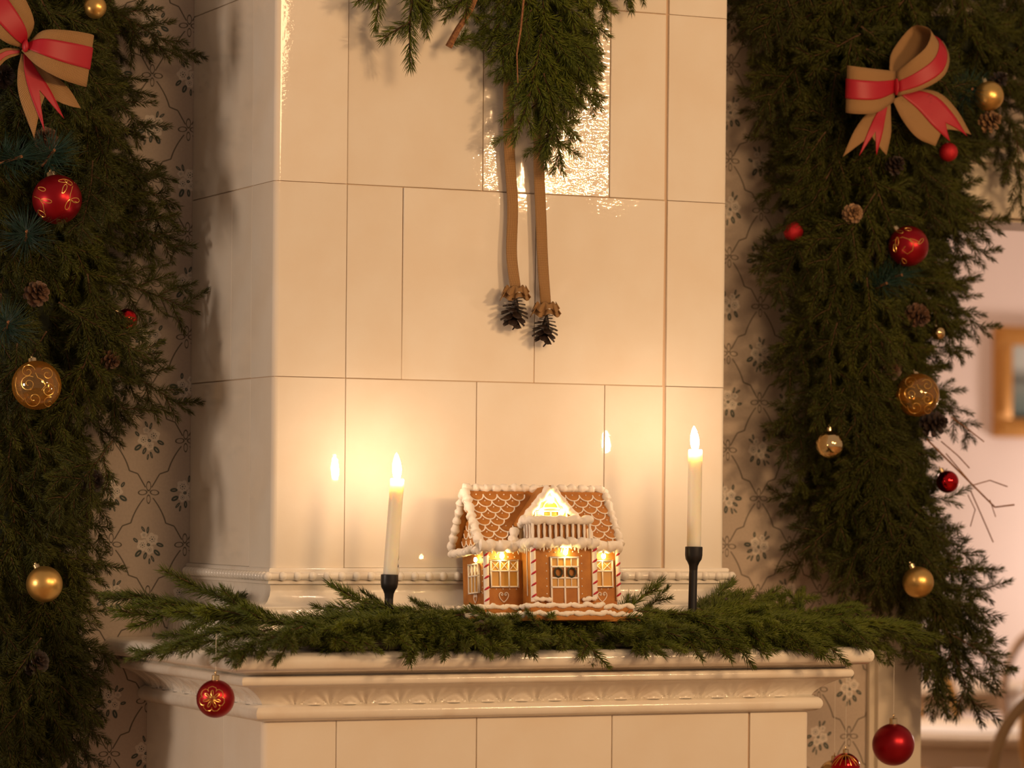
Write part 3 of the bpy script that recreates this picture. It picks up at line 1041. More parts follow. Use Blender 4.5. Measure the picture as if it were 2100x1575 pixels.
fill_right(75, 0.31, 0.35, ['long', 'mid'])
fill_right(80, 0.24, 0.31, ['long', 'mid', 'mid'])
fill_right(62, 0.18, 0.25, ['mid', 'mid', 'short'], 30)
for (bu, bv, tu, tv, kd, yy) in ((1850, 330, 2055, 480, 'mid', 0.28), (1880, 420, 2040, 535, 'mid', 0.28), (1880, 540, 2005, 735, 'mid', 0.28), (1890, 560, 2020, 680, 'mid', 0.3), (1860, 1080, 2040, 1240, 'mid', 0.27),
                             (1880, 1130, 2045, 1330, 'mid', 0.26), (1890, 1180, 2030, 1475, 'mid', 0.25), (1900, 1200, 1985, 1470, 'mid', 0.25), (1870, 1210, 2040, 1420, 'mid', 0.27), (1900, 1230, 1935, 1430, 'mid', 0.26),
                             (1900, 1150, 2020, 1290, 'mid', 0.29), (1690, 1060, 1630, 1190, 'short', 0.33), (1700, 560, 1530, 545, 'mid', 0.32), (1680, 990, 1585, 1030, 'short', 0.33), (1930, 820, 2000, 900, 'short', 0.28),
                             (1850, 1180, 1960, 1380, 'mid', 0.26), (1700, 720, 1720, 920, 'mid', 0.2), (1750, 760, 1790, 960, 'mid', 0.19), (1800, 880, 1820, 1060, 'mid', 0.19), (1840, 1000, 1800, 1180, 'mid', 0.2), (1660, 430, 1600, 640, 'mid', 0.24),
                             (1740, 480, 1690, 700, 'mid', 0.22), (1790, 1060, 1730, 1210, 'mid', 0.22), (1700, 830, 1650, 1020, 'mid', 0.25), (2080, 260, 2110, 400, 'mid', 0.27)):
    place_branch(kd, at(bu, bv, yy + 0.02), at(tu, tv, yy), OUT, gar_r, roll=rnd.uniform(-0.4, 0.4))
for k, (u, v, a) in enumerate(((1815, 575, 0.5), (1990, 200, 2.2), (1790, 600, 1.0), (1850, 250, 1.2))):
    p = at(u, v, 0.2)
    place_branch('', p + Vector((0, 0.035, 0)), p + Vector((0.02 * math.cos(a), -0.035, 0.02 * math.sin(a))), (0, 0, 1), gar_r, 'pine_tuft', ref=PINE[k % 2], smin=0.9, smax=1.1)
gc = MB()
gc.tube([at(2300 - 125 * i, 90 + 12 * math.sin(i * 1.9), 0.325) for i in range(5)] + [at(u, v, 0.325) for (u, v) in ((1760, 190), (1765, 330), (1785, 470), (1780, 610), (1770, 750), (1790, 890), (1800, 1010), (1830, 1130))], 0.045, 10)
gc.build('dark_backing', bpy.data.materials['backing_shade'], gar_r)  # same added dark filler, its colour stands in for the inner shade
# bare twigs sticking out of it on the right
tw = MB()
for (pts, r) in (([(1900, 900), (1960, 960), (1995, 995), (2040, 1040), (2080, 1035)], 0.0016), ([(1995, 995), (2030, 985), (2066, 998)], 0.0011), ([(1990, 1005), (2010, 1050), (2037, 1112)], 0.0012), ([(1930, 905), (1965, 935), (1988, 960)], 0.0011),
                 ([(1985, 1015), (2000, 1045), (1990, 1080)], 0.001), ([(2030, 1025), (2042, 1060)], 0.0009), ([(1940, 930), (1978, 975), (1995, 995)], 0.0011), ([(1950, 855), (1985, 880), (2018, 906)], 0.0011)):
    tw.tube([at(u, v, 0.28 - 0.0001 * (u - 1900)) for (u, v) in pts], r, 5)
tw.build('bare_twig', M['bark'], gar_r)

# ---- swag hanging on the front of the stove
swag = empty('spruce_swag', (0, 0, 0))
tag(swag, 'spruce swag hanging on the front of the white stove above two burlap ribbons', 'swag')
SW = [((800, -110), (736, 50), 'short'), ((850, -60), (795, 135), 'short'), ((860, -80), (882, 75), 'short'), ((900, -100), (760, 20), 'short'), ((930, -90), (850, 45), 'short'), ((1040, -150), (925, 60), 'mid'),
      ((1065, -60), (1010, 110), 'mid'), ((1080, -80), (1085, 130), 'mid'), ((1090, 20), (1040, 175), 'mid'), ((1120, 0), (1080, 260), 'mid'), ((1110, 70), (1075, 305), 'mid'), ((1130, 90), (1130, 320), 'mid'), ((1120, 40), (1235, 150), 'mid'),
      ((1150, 10), (1250, 155), 'mid'), ((1140, 110), (1220, 225), 'mid'), ((1115, 150), (1195, 345), 'mid'), ((1150, -80), (1200, 190), 'mid'), ((1200, -120), (1240, 55), 'mid'), ((1250, -130), (1265, 22), 'short'), ((1290, -110), (1298, 24), 'short'),
      ((1310, -90), (1324, 8), 'short'), ((1060, -120), (1190, 120), 'long'), ((1000, -150), (1040, 120), 'long'), ((1100, -150), (1140, 200), 'long'), ((1080, -40), (1060, 220), 'mid'), ((1150, 40), (1160, 250), 'mid'), ((1180, 60), (1195, 215), 'short'),
      ((925, 90), (1010, 85), 'short'), ((960, 20), (1000, 60), 'short'), ((1120, 170), (1125, 345), 'short'), ((1070, 30), (1015, 130), 'short'), ((1160, 140), (1218, 215), 'short'), ((1020, -100), (960, 30), 'mid'), ((1170, -100), (1215, 110), 'mid')]
for k, (b, t, kd) in enumerate(SW):
    yy = -0.018 - 0.05 * rnd.random()
    kd = {'long': 'fresh_long', 'mid': 'fresh', 'short': 'sprig'}[kd]
    place_branch(kd, at(b[0], b[1], yy - 0.012), at(t[0], t[1], min(-0.02, yy)), (-0.2, -1, 0.15), swag, roll=rnd.uniform(-0.35, 0.35), smin=0.6)
st = MB()
st.tube([at(u, v, y) for (u, v, y) in ((920, 96, -0.055), (938, 62, -0.06), (965, 20, -0.06), (1000, -60, -0.05))], [0.0058, 0.005, 0.0046, 0.0042], 8)
st.build('cut_stem', M['bark'], swag)
st = MB()
st.tube([at(u, v, y) for (u, v, y) in ((1076, -20, -0.085), (1068, 60, -0.087), (1060, 110, -0.085), (1062, 170, -0.08))], [0.0018, 0.0016, 0.0013, 0.0008], 6)
st.build('cut_stem', M['bark'], swag)

# ---- loose branches along the ledge
GL = 'green spruce branches along the stove ledge'


def ledge_branch(kd, p0, p1, label='', grp=GL, up=(0, -0.18, 1), roll=None, **kw):
    o = place_branch(kd, p0, p1, up, None, roll=rnd.uniform(-0.14, 0.14) if roll is None else roll, **kw)
    tag(o, label, 'branch', grp)
    return o


SZ = 1.2325


def zone(x, how='branch lying on'):
    if x < -0.30:
        w_ = 'left of the shorter candle'
    elif x < -0.17:
        w_ = 'below the shorter candle'
    elif x < 0.10:
        w_ = 'before the toy house'
    elif x < 0.24:
        w_ = 'between the toy house and the taller candle'
    else:
        w_ = 'right of the taller candle'
    return 'green spruce %s the ledge edge %s' % (how, w_)


for i in range(74):                      # the thick bed
    x = -0.47 + 1.00 * (i + rnd.random()) / 74
    sg = -1 if x < -0.12 + rnd.uniform(-0.15, 0.15) else 1
    if -0.22 < x < 0.20 and rnd.random() < 0.5:
        d = Vector((rnd.uniform(-0.4, 0.4), -1.0, 0.0))
    else:
        d = Vector((sg * 1.0, rnd.uniform(-0.75, -0.1), rnd.uniform(-0.02, 0.10)))
    d.normalize()
    L = rnd.uniform(0.15, 0.23)
    tipy = rnd.uniform(-0.222, -0.165)
    tip = Vector((x, tipy, SZ + rnd.uniform(0.012, 0.034)))
    b = tip - d * L
    b.y = max(-0.20, min(b.y, -0.075))
    b.z = SZ + rnd.uniform(0.030, 0.058)
    if -0.13 < x < 0.17:
        b.z -= 0.014
        tip.z -= 0.004
    ledge_branch(rnd.choice(['fresh', 'fresh', 'fresh_long']), b, tip, zone(x))
for i in range(18):                      # tips hanging over the front edge
    x = -0.42 + 0.94 * (i + rnd.random()) / 18
    L = rnd.uniform(0.10, 0.14)
    tip = Vector((x + rnd.uniform(-0.04, 0.04), -0.262 - rnd.uniform(0, 0.014), SZ + rnd.uniform(-0.028, 0.008)))
    b = Vector((x, -0.180, SZ + 0.040))
    ledge_branch('sprig', b, tip, zone(x, 'tip hanging over'), up=(0, -0.6, 1))
# branches one can tell apart
SPECIAL = [
    ('fresh_long', (600, 1278, -0.10), (228, 1228, 0.12), 'long spruce branch reaching left from the ledge towards the dark garland'),
    ('fresh_long', (640, 1285, -0.15), (232, 1262, 0.05), 'spruce branch with its tip over the left end of the ledge'),
    ('fresh', (480, 1285, -0.18), (262, 1345, -0.10), 'spruce branch drooping over the left corner of the ledge'),
    ('fresh', (560, 1290, -0.20), (345, 1355, -0.20), 'spruce branch hanging just above the red flowered bauble'),
    ('fresh', (620, 1285, -0.21), (430, 1345, -0.235), 'spruce branch bending down beside the red flowered bauble'),
    ('sprig', (600, 1290, -0.22), (568, 1372, -0.255), 'spruce tip hanging over the chipped corner of the ledge'),
    ('sprig', (520, 1275, -0.08), (436, 1245, -0.08), 'short spruce tip sticking up left of the foot moulding'),
    ('sprig', (570, 1268, -0.06), (483, 1238, -0.06), 'short spruce tip rising before the shaded side of the foot moulding'),
    ('fresh', (820, 1278, -0.09), (668, 1216, -0.09), 'bright spruce tip rising left of the shorter candle'),
    ('sprig', (830, 1275, -0.08), (735, 1222, -0.075), 'spruce tip rising just behind the shorter candle stem'),
    ('sprig', (905, 1280, -0.08), (850, 1228, -0.08), 'small spruce tip standing between the shorter candle and the toy house'),
    ('sprig', (1040, 1290, -0.215), (962, 1250, -0.225), 'spruce tip rising before the left corner of the toy house'),
    ('sprig', (1130, 1320, -0.225), (1075, 1258, -0.245), 'spruce tip rising before the porch of the toy house'),
    ('fresh', (1250, 1285, -0.10), (1360, 1198, -0.10), 'spruce tip rising left of the taller candle stem'),
    ('sprig', (1310, 1270, -0.09), (1385, 1205, -0.09), 'thin spruce tip just left of the taller candle stem'),
    ('fresh', (1425, 1265, -0.09), (1535, 1195, -0.05), 'bright arching spruce tip right of the taller candle'),
    ('fresh', (1420, 1270, -0.10), (1500, 1225, -0.08), 'bright lower spruce tip right of the taller candle'),
    ('fresh_long', (1480, 1290, -0.10), (1600, 1215, 0.05), 'spruce branch rising behind the pine cone on the ledge'),
    ('fresh_long', (1540, 1292, -0.10), (1760, 1262, 0.0), 'spruce branch rising to the gold bauble at the right end'),
    ('fresh_long', (1600, 1295, -0.12), (1850, 1285, 0.02), 'long spruce branch reaching right under the gold bauble'),
    ('fresh_long', (1650, 1290, -0.10), (1895, 1310, 0.02), 'spruce branch reaching past the right end of the ledge'),
    ('fresh', (1750, 1265, -0.02), (1880, 1345, 0.03), 'spruce branch drooping right of the ledge above the red bauble'),
    ('fresh', (1720, 1270, -0.02), (1815, 1345, -0.02), 'spruce branch drooping at the right corner of the ledge'),
    ('fresh', (1640, 1300, -0.18), (1800, 1345, -0.20), 'spruce branch lying over the right front corner of the ledge'),
    ('fresh_long', (1420, 1300, -0.16), (1690, 1330, -0.215), 'spruce branch lying along the right front edge of the ledge'),
    ('fresh_long', (1560, 1265, -0.06), (1790, 1250, 0.0), 'spruce branch lying high on the right part of the ledge'),
]
for (kd, b, t, lab) in SPECIAL:
    dd = (at(*b) - at(*t)).length
    kd = 'sprig' if dd < 0.135 else 'fresh' if dd < 0.23 else 'fresh_long'
    ledge_branch(kd, at(*b), at(*t), lab, GL, up=(0, 0.25 if t[2] > 0 else -0.25, 1), roll=0.0, smin=0.65)

# ------------------------------------------------------------------ baubles


def arcs_on(c, r, face, lines, tr=0.0007, up=Vector((0, 0, 1))):
    """tubes following 2-D drawn lines (unit disc) laid on the sphere side facing `face`"""
    f = Vector(face).normalized()
    x_ = up.cross(f).normalized() * 1.0
    y_ = f.cross(x_)
    b = MB()
    for ln in lines:
        pts = []
        for (a, d) in ln:
            q = a * a + d * d
            s = 1.0 if q < 0.98 else 0.985 / math.sqrt(q)
            a2, d2 = a * s, d * s
            z = math.sqrt(max(0.0, 1 - a2 * a2 - d2 * d2))
            pts.append(Vector(c) + (x_ * a2 + y_ * d2 + f * z) * (r * 1.004))
        b.tube(pts, tr, 5)
    return b


def loop2d(cx, cy, ang, L, wd, n=14):
    out = []
    for i in range(n + 1):
        t = 2 * PI * i / n
        a, b = (1 - math.cos(t)) / 2 * L, math.sin(t) * wd * (0.6 + 0.4 * (1 - math.cos(t)) / 2)
        out.append((cx + a * math.cos(ang) - b * math.sin(ang), cy + a * math.sin(ang) + b * math.cos(ang)))
    return out


def spiral2d(cx, cy, r0, turns, a0, sgn=1, n=22):
    return [(cx + r0 * (1 - 0.85 * i / n) * math.cos(a0 + sgn * 2 * PI * turns * i / n), cy + r0 * (1 - 0.85 * i / n) * math.sin(a0 + sgn * 2 * PI * turns * i / n)) for i in range(n + 1)]


LEAF_A = [loop2d(-0.75, 0.45, -0.3, 0.3, 0.09), loop2d(0.22, 0.25, 1.2, 0.38, 0.09), loop2d(0.05, 0.75, 0.0, 0.36, 0.08), loop2d(-0.62, -0.02, -0.2, 0.42, 0.09), loop2d(0.5, 0.0, -1.9, 0.42, 0.10), loop2d(0.55, 0.0, -0.1, 0.33, 0.12), loop2d(-0.75, -0.45, -0.7, 0.38, 0.10),
          [(-0.9, 0.1), (-0.7, 0.02), (-0.55, -0.2), (-0.5, -0.5), (-0.6, -0.75)], [(0.75, 0.75), (0.6, 0.5), (0.52, 0.2), (0.5, 0.0), (0.8, -0.1)], loop2d(0.3, 0.8, -0.6, 0.35, 0.08)]
LEAF_B = [loop2d(-0.6, 0.75, -0.2, 0.34, 0.08), loop2d(-0.2, 0.85, -0.1, 0.34, 0.08), [(-0.95, 0.1), (-0.7, 0.3), (-0.3, 0.45), (0.0, 0.35), (0.25, 0.1), (0.2, -0.2), (-0.05, -0.38), (-0.3, -0.2), (-0.15, 0.0)], loop2d(0.05, 0.35, -0.4, 0.5, 0.08), loop2d(-0.55, 0.45, -1.6, 0.42, 0.09), loop2d(-0.7, 0.1, -1.4, 0.4, 0.08), loop2d(-0.3, -0.6, -0.9, 0.3, 0.10), loop2d(0.5, 0.1, 0.9, 0.35, 0.08)]
SWIRL = [spiral2d(-0.35, 0.55, 0.3, 1.4, 0.2), spiral2d(0.42, 0.45, 0.28, 1.3, 2.5, -1), spiral2d(-0.32, 0.05, 0.34, 1.6, 1.0), spiral2d(0.45, -0.2, 0.30, 1.5, 2.0, -1), spiral2d(-0.1, -0.55, 0.36, 1.3, 3.0), spiral2d(0.5, -0.7, 0.25, 1.2, 1.2), [(-0.05, 0.5), (0.05, 0.3), (0.25, 0.2), (0.35, 0.0), (0.2, -0.2)], [(-0.8, 0.3), (-0.85, 0.0), (-0.75, -0.35), (-0.5, -0.6)], [(0.75, 0.35), (0.9, 0.05), (0.85, -0.3)]]
FLOWER = []
for i in range(7):
    a = 2 * PI * i / 7 + 0.2
    FLOWER.append([(-0.18 + 0.05 * math.cos(a), -0.02 + 0.05 * math.sin(a)), (-0.18 + 0.54 * math.cos(a), -0.02 + 0.54 * math.sin(a))])
    FLOWER.append(loop2d(-0.18 + 0.12 * math.cos(a + 0.45), -0.02 + 0.12 * math.sin(a + 0.45), a + 0.45, 0.34, 0.07))
    FLOWER.append([(-0.18 + rr_ * math.cos(a + da), -0.02 + rr_ * math.sin(a + da)) for (rr_, da) in ((0.53, 0), (0.62, 0.15), (0.66, 0.45), (0.62, 0.75), (0.53, 0.9))])


def bauble(u, v, y, rpx, m, label, grp, deco=None, cap=True, hang=0.0, capdir=(0, 0, 1), name='bauble', capmat='cap', tr=0.0007):
    c = at(u, v, y)
    dep = (Vector(CAM) - c).length
    r = rpx * dep / FPX
    root = empty(name, c)
    tag(root, label, 'bauble', grp)
    MB().sphere((0, 0, 0), r, 40, 26).build('ball', M[m], root)
    ax = Vector(capdir).normalized()
    if cap:
        k = r * 0.20 if r > 0.02 else r * 0.26
        prof = [(k * 1.05, -k * 0.25), (k * 1.05, k * 0.1), (k, k * 0.15), (k, k * 1.1), (k * 0.85, k * 1.25), (0.0002, k * 1.3)]
        cp = MB().lathe(prof, 16, ax, ax * r).build('cap', M[capmat], root)
        s = ax.orthogonal().normalized()
        MB().tube([ax * (r + k * 1.3) + (s * math.cos(2 * PI * i / 12) + ax * (1 + math.sin(2 * PI * i / 12))) * k * 0.45 for i in range(12)], k * 0.12, 5, close=True).build('hanger_ring', M[capmat], cp)
        if hang:
            MB().tube([ax * (r + k * 2.0), ax * (r + k * 2.0 + hang)], 0.00035, 4).build('hanging_thread', M['thread'], root)
    if deco:
        arcs_on((0, 0, 0), r, Vector(CAM) - c, deco, tr).build('gold_ornament', M['gold_line'], root)
    return root


BG = 'baubles on the garlands'
bauble(195, 15, 0.20, 23, 'gold_matte', 'small matt gold bauble at the top of the left garland', BG, capdir=(0.1, 0, 1))
bauble(117, 409, 0.17, 50, 'red_matte', 'large red bauble with gold leaf tracery on the left garland', BG, LEAF_A, capdir=(-0.1, 0.5, 1))
bauble(75, 790, 0.17, 50, 'glass', 'clear amber glass bauble with gold swirls on the left garland', BG, SWIRL, capdir=(0, 0.6, 1))
bauble(91, 1198, 0.18, 37, 'gold_matte', 'satin gold bauble low on the left garland', BG, capdir=(-0.3, 0.6, 1))
bauble(260, 655, 0.245, 22, 'red_mirror', 'small shiny red bauble half hidden in the left garland', BG, capdir=(-0.8, 0.2, 0.6))
bauble(442, 1433, -0.235, 39, 'red_matte', 'red bauble with a gold flower hanging before the left end of the ledge', None, FLOWER, hang=0.055, tr=0.00055)
bauble(2028, 197, 0.17, 30, 'gold_matte', 'matt gold bauble right of the red and burlap bow over the doorway', BG, capdir=(-0.2, 0.3, 1))
bauble(1945, 312, 0.18, 19, 'red_glitter', 'small glittering red bauble below the right bow', BG, cap=True, capdir=(0.2, 0.6, 0.8))
bauble(1627, 475, 0.25, 20, 'red_glitter', 'small red bauble at the left edge of the right garland', BG, capdir=(0.5, 0.5, 0.6))
bauble(1863, 505, 0.165, 41, 'red_matte', 'large red bauble with gold tracery on the right garland', BG, LEAF_B, capdir=(-0.3, 0.6, 0.8))
bauble(1924, 683, 0.24, 14, 'gold_mirror', 'tiny shiny gold bauble on the right garland', BG, capdir=(0, 0.6, 0.8))
bauble(1882, 810, 0.17, 44, 'glass', 'clear amber glass bauble with gold swirls on the right garland', BG, SWIRL, capdir=(0.2, 0.6, 0.9))
bauble(1702, 912, 0.19, 29, 'gold_mirror', 'small mirrored gold bauble on the right garland', BG, capdir=(0, 0.1, 1))
bauble(1943, 988, 0.21, 23, 'red_mirror', 'small mirrored red bauble beside the bare twigs', BG, capdir=(-0.4, 0.4, 1))
bauble(1883, 1194, 0.16, 32, 'gold_matte', 'matt gold bauble at the foot of the right garland', BG, capdir=(-0.3, 0.3, 1))
bauble(1832, 1527, 0.02, 43, 'red_matte', 'plain red bauble hanging on a thread before the door casing', None, hang=0.12)
bauble(1734, 1574, 0.0, 30, 'red_mirror', 'red bauble with gold lines at the bottom edge of the picture', None, [[(0.9 * math.sin(a) * t, 0.95 * math.cos(t * 1.2) - 0.1) for t in np.linspace(0.05, 1.1, 8)] for a in np.linspace(-1.2, 1.2, 7)], hang=0.20)
bauble(1711, 1590, 0.03, 32, 'gold_mirror', 'gold bauble peeping out behind the lowest red bauble', None, hang=0.20)

# ------------------------------------------------------------------ pine cones


def scale_mesh(L, wd, th, m):
    """one woody scale: narrow foot, broad thickened tip bent up"""
    vs, fs = [], []
    prof = [(0.0, 0.35, 0.5), (0.45, 0.75, 0.7), (0.8, 1.0, 1.1), (1.0, 0.6, 1.2)]
    for (t, wk, tk) in prof:
        z = 0.12 * L * t * t
        for (sx, sz) in ((-1, 0), (0, 0.5), (1, 0), (0, -0.8)):
            vs.append((sx * wd * wk / 2, t * L, z + sz * th * tk))
    for i in range(3):
        for j in range(4):
            fs.append((i * 4 + j, i * 4 + (j + 1) % 4, i * 4 + 4 + (j + 1) % 4, i * 4 + 4 + j))
    fs += [(3, 2, 1, 0), (12, 13, 14, 15)]
    return MB().add(vs, fs).mesh('scale', m, angle=60)


def scale_mats(R, H, n, a0, a1, shape):
    out = []
    for i in range(n):
        t = (i + 0.5) / n
        ph = i * 2.39996
        a = a0 + (a1 - a0) * t
        z = H * t
        d = Vector((math.cos(ph) * math.sin(a), math.sin(ph) * math.sin(a), math.cos(a)))
        k = shape(t)
        yv = d
        xv = Vector((-math.sin(ph), math.cos(ph), 0))
        zv = xv.cross(yv)
        out.append((Vector((0, 0, z)), xv, yv, zv, k))
    return out


def cone(u, v, y, rpx, axis, label, grp='pine cones on the garlands', m='cone', single=False, n=46, H=1.5, a0=1.9, a1=0.35, name='pine_cone'):
    c = at(u, v, y)
    r = rpx * (Vector(CAM) - c).length / FPX
    root = empty(name, c)
    tag(root, label, 'pine cone', grp)
    ax = Vector(axis).normalized()
    q = Vector((0, 0, 1)).rotation_difference(ax).to_matrix()
    hh = H * r
    sm = scale_mesh(r * 0.92, r * 0.62, r * (0.085 if single else 0.055), M[m])
    MB().lathe([(0.1 * r, 0), (0.30 * r, 0.15 * hh), (0.26 * r, 0.6 * hh), (0.05 * r, hh)], 8, ax, -ax * hh * 0.5).build('core', M['cone_dark'], root)
    if single:
        for (p, xv, yv, zv, k) in scale_mats(r, hh, n, a0, a1, lambda t: 0.72 + 0.42 * math.sin(PI * min(1, t * 1.15 + 0.08)) - 0.25 * t):
            o = new_obj('scale', sm, root)
            p2, x2, y2, z2 = q @ (p - Vector((0, 0, hh * 0.5))), q @ xv, q @ yv, q @ zv
            o.matrix_local = Matrix(((x2.x * k, y2.x * k, z2.x * k, p2.x), (x2.y * k, y2.y * k, z2.y * k, p2.y), (x2.z * k, y2.z * k, z2.z * k, p2.z), (0, 0, 0, 1)))
    else:
        b = MB()
        fv = [Vector(x.co) for x in sm.vertices]
        ff = [tuple(p.vertices) for p in sm.polygons]
        for (p, xv, yv, zv, k) in scale_mats(r, hh, n, a0, a1, lambda t: 0.72 + 0.42 * math.sin(PI * min(1, t * 1.15 + 0.08)) - 0.25 * t):
            b.add([q @ (p - Vector((0, 0, hh * 0.5)) + (xv * w_.x + yv * w_.y + zv * w_.z) * k) for w_ in fv], ff)
        o = b.build('scales', M[m], root, angle=60)
        o['kind'] = 'stuff'
    return root


for (u, v, y, r, ax, m, lab) in (
        (8, 155, 0.20, 26, (0.3, -1, 0.3), 'cone_dark', 'frosted pine cone at the left border beside the burlap bow'),
        (95, 283, 0.21, 26, (-0.2, -1, 0.3), 'cone', 'brown pine cone just below the left bow'),
        (78, 600, 0.20, 27, (0.2, -1, 0.4), 'cone', 'reddish brown pine cone in the middle of the left garland'),
        (228, 738, 0.22, 22, (0.3, -1, -0.4), 'cone', 'dark pine cone on the right part of the left garland'),
        (190, 985, 0.24, 26, (-0.2, -1, 0.2), 'cone_dark', 'shaded pine cone deep in the left garland'),
        (75, 1357, 0.21, 29, (0.1, -1, 0.3), 'cone_dark', 'dark pine cone at the foot of the left garland'),
        (1838, 337, 0.18, 20, (0.1, -1, 0.5), 'cone_dark', 'dark frosted pine cone below the right bow'),
        (1750, 437, 0.18, 22, (-0.2, -1, 0.2), 'cone_tip', 'pale brown pine cone seen end on in the right garland'),
        (2033, 248, 0.18, 23, (0.3, -1, 0.3), 'cone_tip', 'brown pine cone below the matt gold bauble near the right border'),
        (2050, 163, 0.20, 19, (0.3, -1, 0.6), 'cone_dark', 'frosted dark pine cone above the matt gold bauble'),
        (1802, 522, 0.20, 23, (0.2, -1, 0.1), 'cone_dark', 'dark pine cone left of the large red bauble'),
        (1885, 648, 0.20, 26, (0.2, -1, -0.3), 'cone', 'brown pine cone above the tiny gold bauble'),
        (1827, 757, 0.20, 25, (-0.3, -1, 0.1), 'cone', 'brown pine cone above the right glass bauble'),
        (1918, 868, 0.20, 28, (0.3, -1, 0.2), 'cone_dark', 'dark pine cone under the right glass bauble'),
        (1838, 962, 0.21, 25, (0.1, -1, 0.5), 'cone', 'spread brown pine cone left of the mirrored red bauble')):
    cone(u, v, y, r, ax, lab, m=m, n=40)
cone(1490, 1245, -0.10, 20, (-0.3, -0.5, 0.8), 'black open pine cone standing in the ledge greenery right of the taller candle', None, 'cone_dark', n=34)
cone(1556, 1305, -0.19, 26, (0.8, -0.5, 0.1), 'brown pine cone lying in the greenery on the right part of the ledge', None, 'cone', n=40)
cone(985, 1290, -0.225, 20, (-0.6, -0.6, 0.3), 'brown pine cone half hidden in greenery before the toy house', None, 'cone', n=36)

# ------------------------------------------------------------------ burlap ribbons and bows


def ribbon(name, e1, e2, m, parent, nt=26, ns=8, s0=0.0, s1=1.0, notch=0.0, off=0.0, wav=0.0, thick=0.0008, fold=0.0):
    """cloth strip between two edge curves given as world points"""
    A, B = catmull([tuple(p) for p in e1], 200), catmull([tuple(p) for p in e2], 200)
    g = np.zeros((nt + 1, ns + 1, 3))
    for j in range(ns + 1):
        s = s0 + (s1 - s0) * j / ns
        for i in range(nt + 1):
            t = i / nt
            ss = (s - s0) / (s1 - s0)
            te = t * (1 - notch * (1 - abs(2 * ss - 1)))
            q = te * 199
            k = min(int(q), 198)
            f = q - k
            pa, pb = A[k] + (A[k + 1] - A[k]) * f, B[k] + (B[k + 1] - B[k]) * f
            g[i, j] = pa + (pb - pa) * s + np.array([0, -1, 0]) * (wav * math.sin(9 * te + 5 * s) + fold * math.sin(PI * s))
    du, dv = np.gradient(g, axis=0), np.gradient(g, axis=1)
    nr = np.cross(du, dv)
    nr /= np.linalg.norm(nr, axis=2)[:, :, None] + 1e-12
    front, back = g + nr * (off + thick / 2), g + nr * (off - thick / 2)
    n1 = ns + 1
    N_ = (nt + 1) * n1
    vs = np.vstack([front.reshape(-1, 3), back.reshape(-1, 3)])
    fs = []
    for i in range(nt):
        for j in range(ns):
            a, b, c, d = i * n1 + j, (i + 1) * n1 + j, (i + 1) * n1 + j + 1, i * n1 + j + 1
            fs += [(a, b, c, d), (N_ + d, N_ + c, N_ + b, N_ + a)]
    rim = [(i, 0) for i in range(nt + 1)] + [(nt, j) for j in range(1, ns + 1)] + [(i, ns) for i in range(nt - 1, -1, -1)] + [(0, j) for j in range(ns - 1, 0, -1)]
    for p, q in zip(rim, rim[1:] + rim[:1]):
        a, b = p[0] * n1 + p[1], q[0] * n1 + q[1]
        fs.append((a, N_ + a, N_ + b, b))
    me = bpy.data.meshes.new(name)
    me.from_pydata([tuple(v) for v in vs], [], fs)
    uv = me.uv_layers.new(name='UVMap')
    wid = np.linalg.norm(g[:, -1] - g[:, 0], axis=1).max()
    lens = np.concatenate([[0], np.cumsum(np.linalg.norm(np.diff(g[:, ns // 2], axis=0), axis=1))])
    for lp in me.loops:
        vi = lp.vertex_index % N_
        uv.data[lp.index].uv = (wid * (vi % n1) / ns, lens[vi // n1])
    me.polygons.foreach_set('use_smooth', [True] * len(me.polygons))
    me.materials.append(m)
    return new_obj(name, me, parent)


def bow_piece(name, e1, e2, root, s0=0.28, s1=0.70, notch=0.0, sgn=1, band=True, wav=0.0):
    p = ribbon(name, e1, e2, M['burlap'], root, notch=notch, wav=wav)
    if band:
        for k in (sgn,):
            ribbon('satin_band', e1, e2, M['satin'], p, s0=s0, s1=s1, notch=notch * 1.25 if notch else 0.0, off=0.0014 * k, wav=wav)
    return p


def E(lst):
    return [at(*p) for p in lst]


def knot(root, u, v, y, w_, h_, m='satin'):
    c = at(u, v, y)
    b = MB().sphere(tuple(c), 1.0, 14, 10, (w_ * 0.55, 0.007, h_ * 0.7))
    return b.build('knot', M[m], root)


bow_r = empty('ribbon_bow', (0, 0, 0))
tag(bow_r, 'burlap bow with a red centre stripe over the doorway', 'bow', 'burlap bows on the garlands')
Y = 0.15
bow_piece('loop', E([(1838, 146, Y), (1800, 142, Y - 0.022), (1760, 137, Y - 0.022), (1738, 134, Y - 0.005), (1748, 137, Y + 0.02), (1790, 145, Y + 0.025), (1835, 155, Y + 0.005)]),
          E([(1834, 208, Y), (1800, 230, Y - 0.024), (1765, 234, Y - 0.024), (1735, 231, Y - 0.005), (1748, 228, Y + 0.02), (1790, 222, Y + 0.025), (1832, 205, Y + 0.005)]), bow_r, sgn=1)
bow_piece('loop', E([(1824, 142, Y + 0.006), (1829, 106, Y + 0.030), (1866, 58, Y + 0.030), (1890, 53, Y + 0.005), (1909, 64, Y - 0.015), (1900, 95, Y - 0.028), (1868, 124, Y - 0.022), (1838, 148, Y - 0.002)]),
          E([(1842, 172, Y + 0.006), (1882, 126, Y + 0.030), (1924, 84, Y + 0.030), (1941, 98, Y + 0.005), (1947, 126, Y - 0.015), (1934, 158, Y - 0.028), (1892, 183, Y - 0.022), (1840, 197, Y - 0.002)]), bow_r, s0=0.42, s1=0.86, sgn=1)
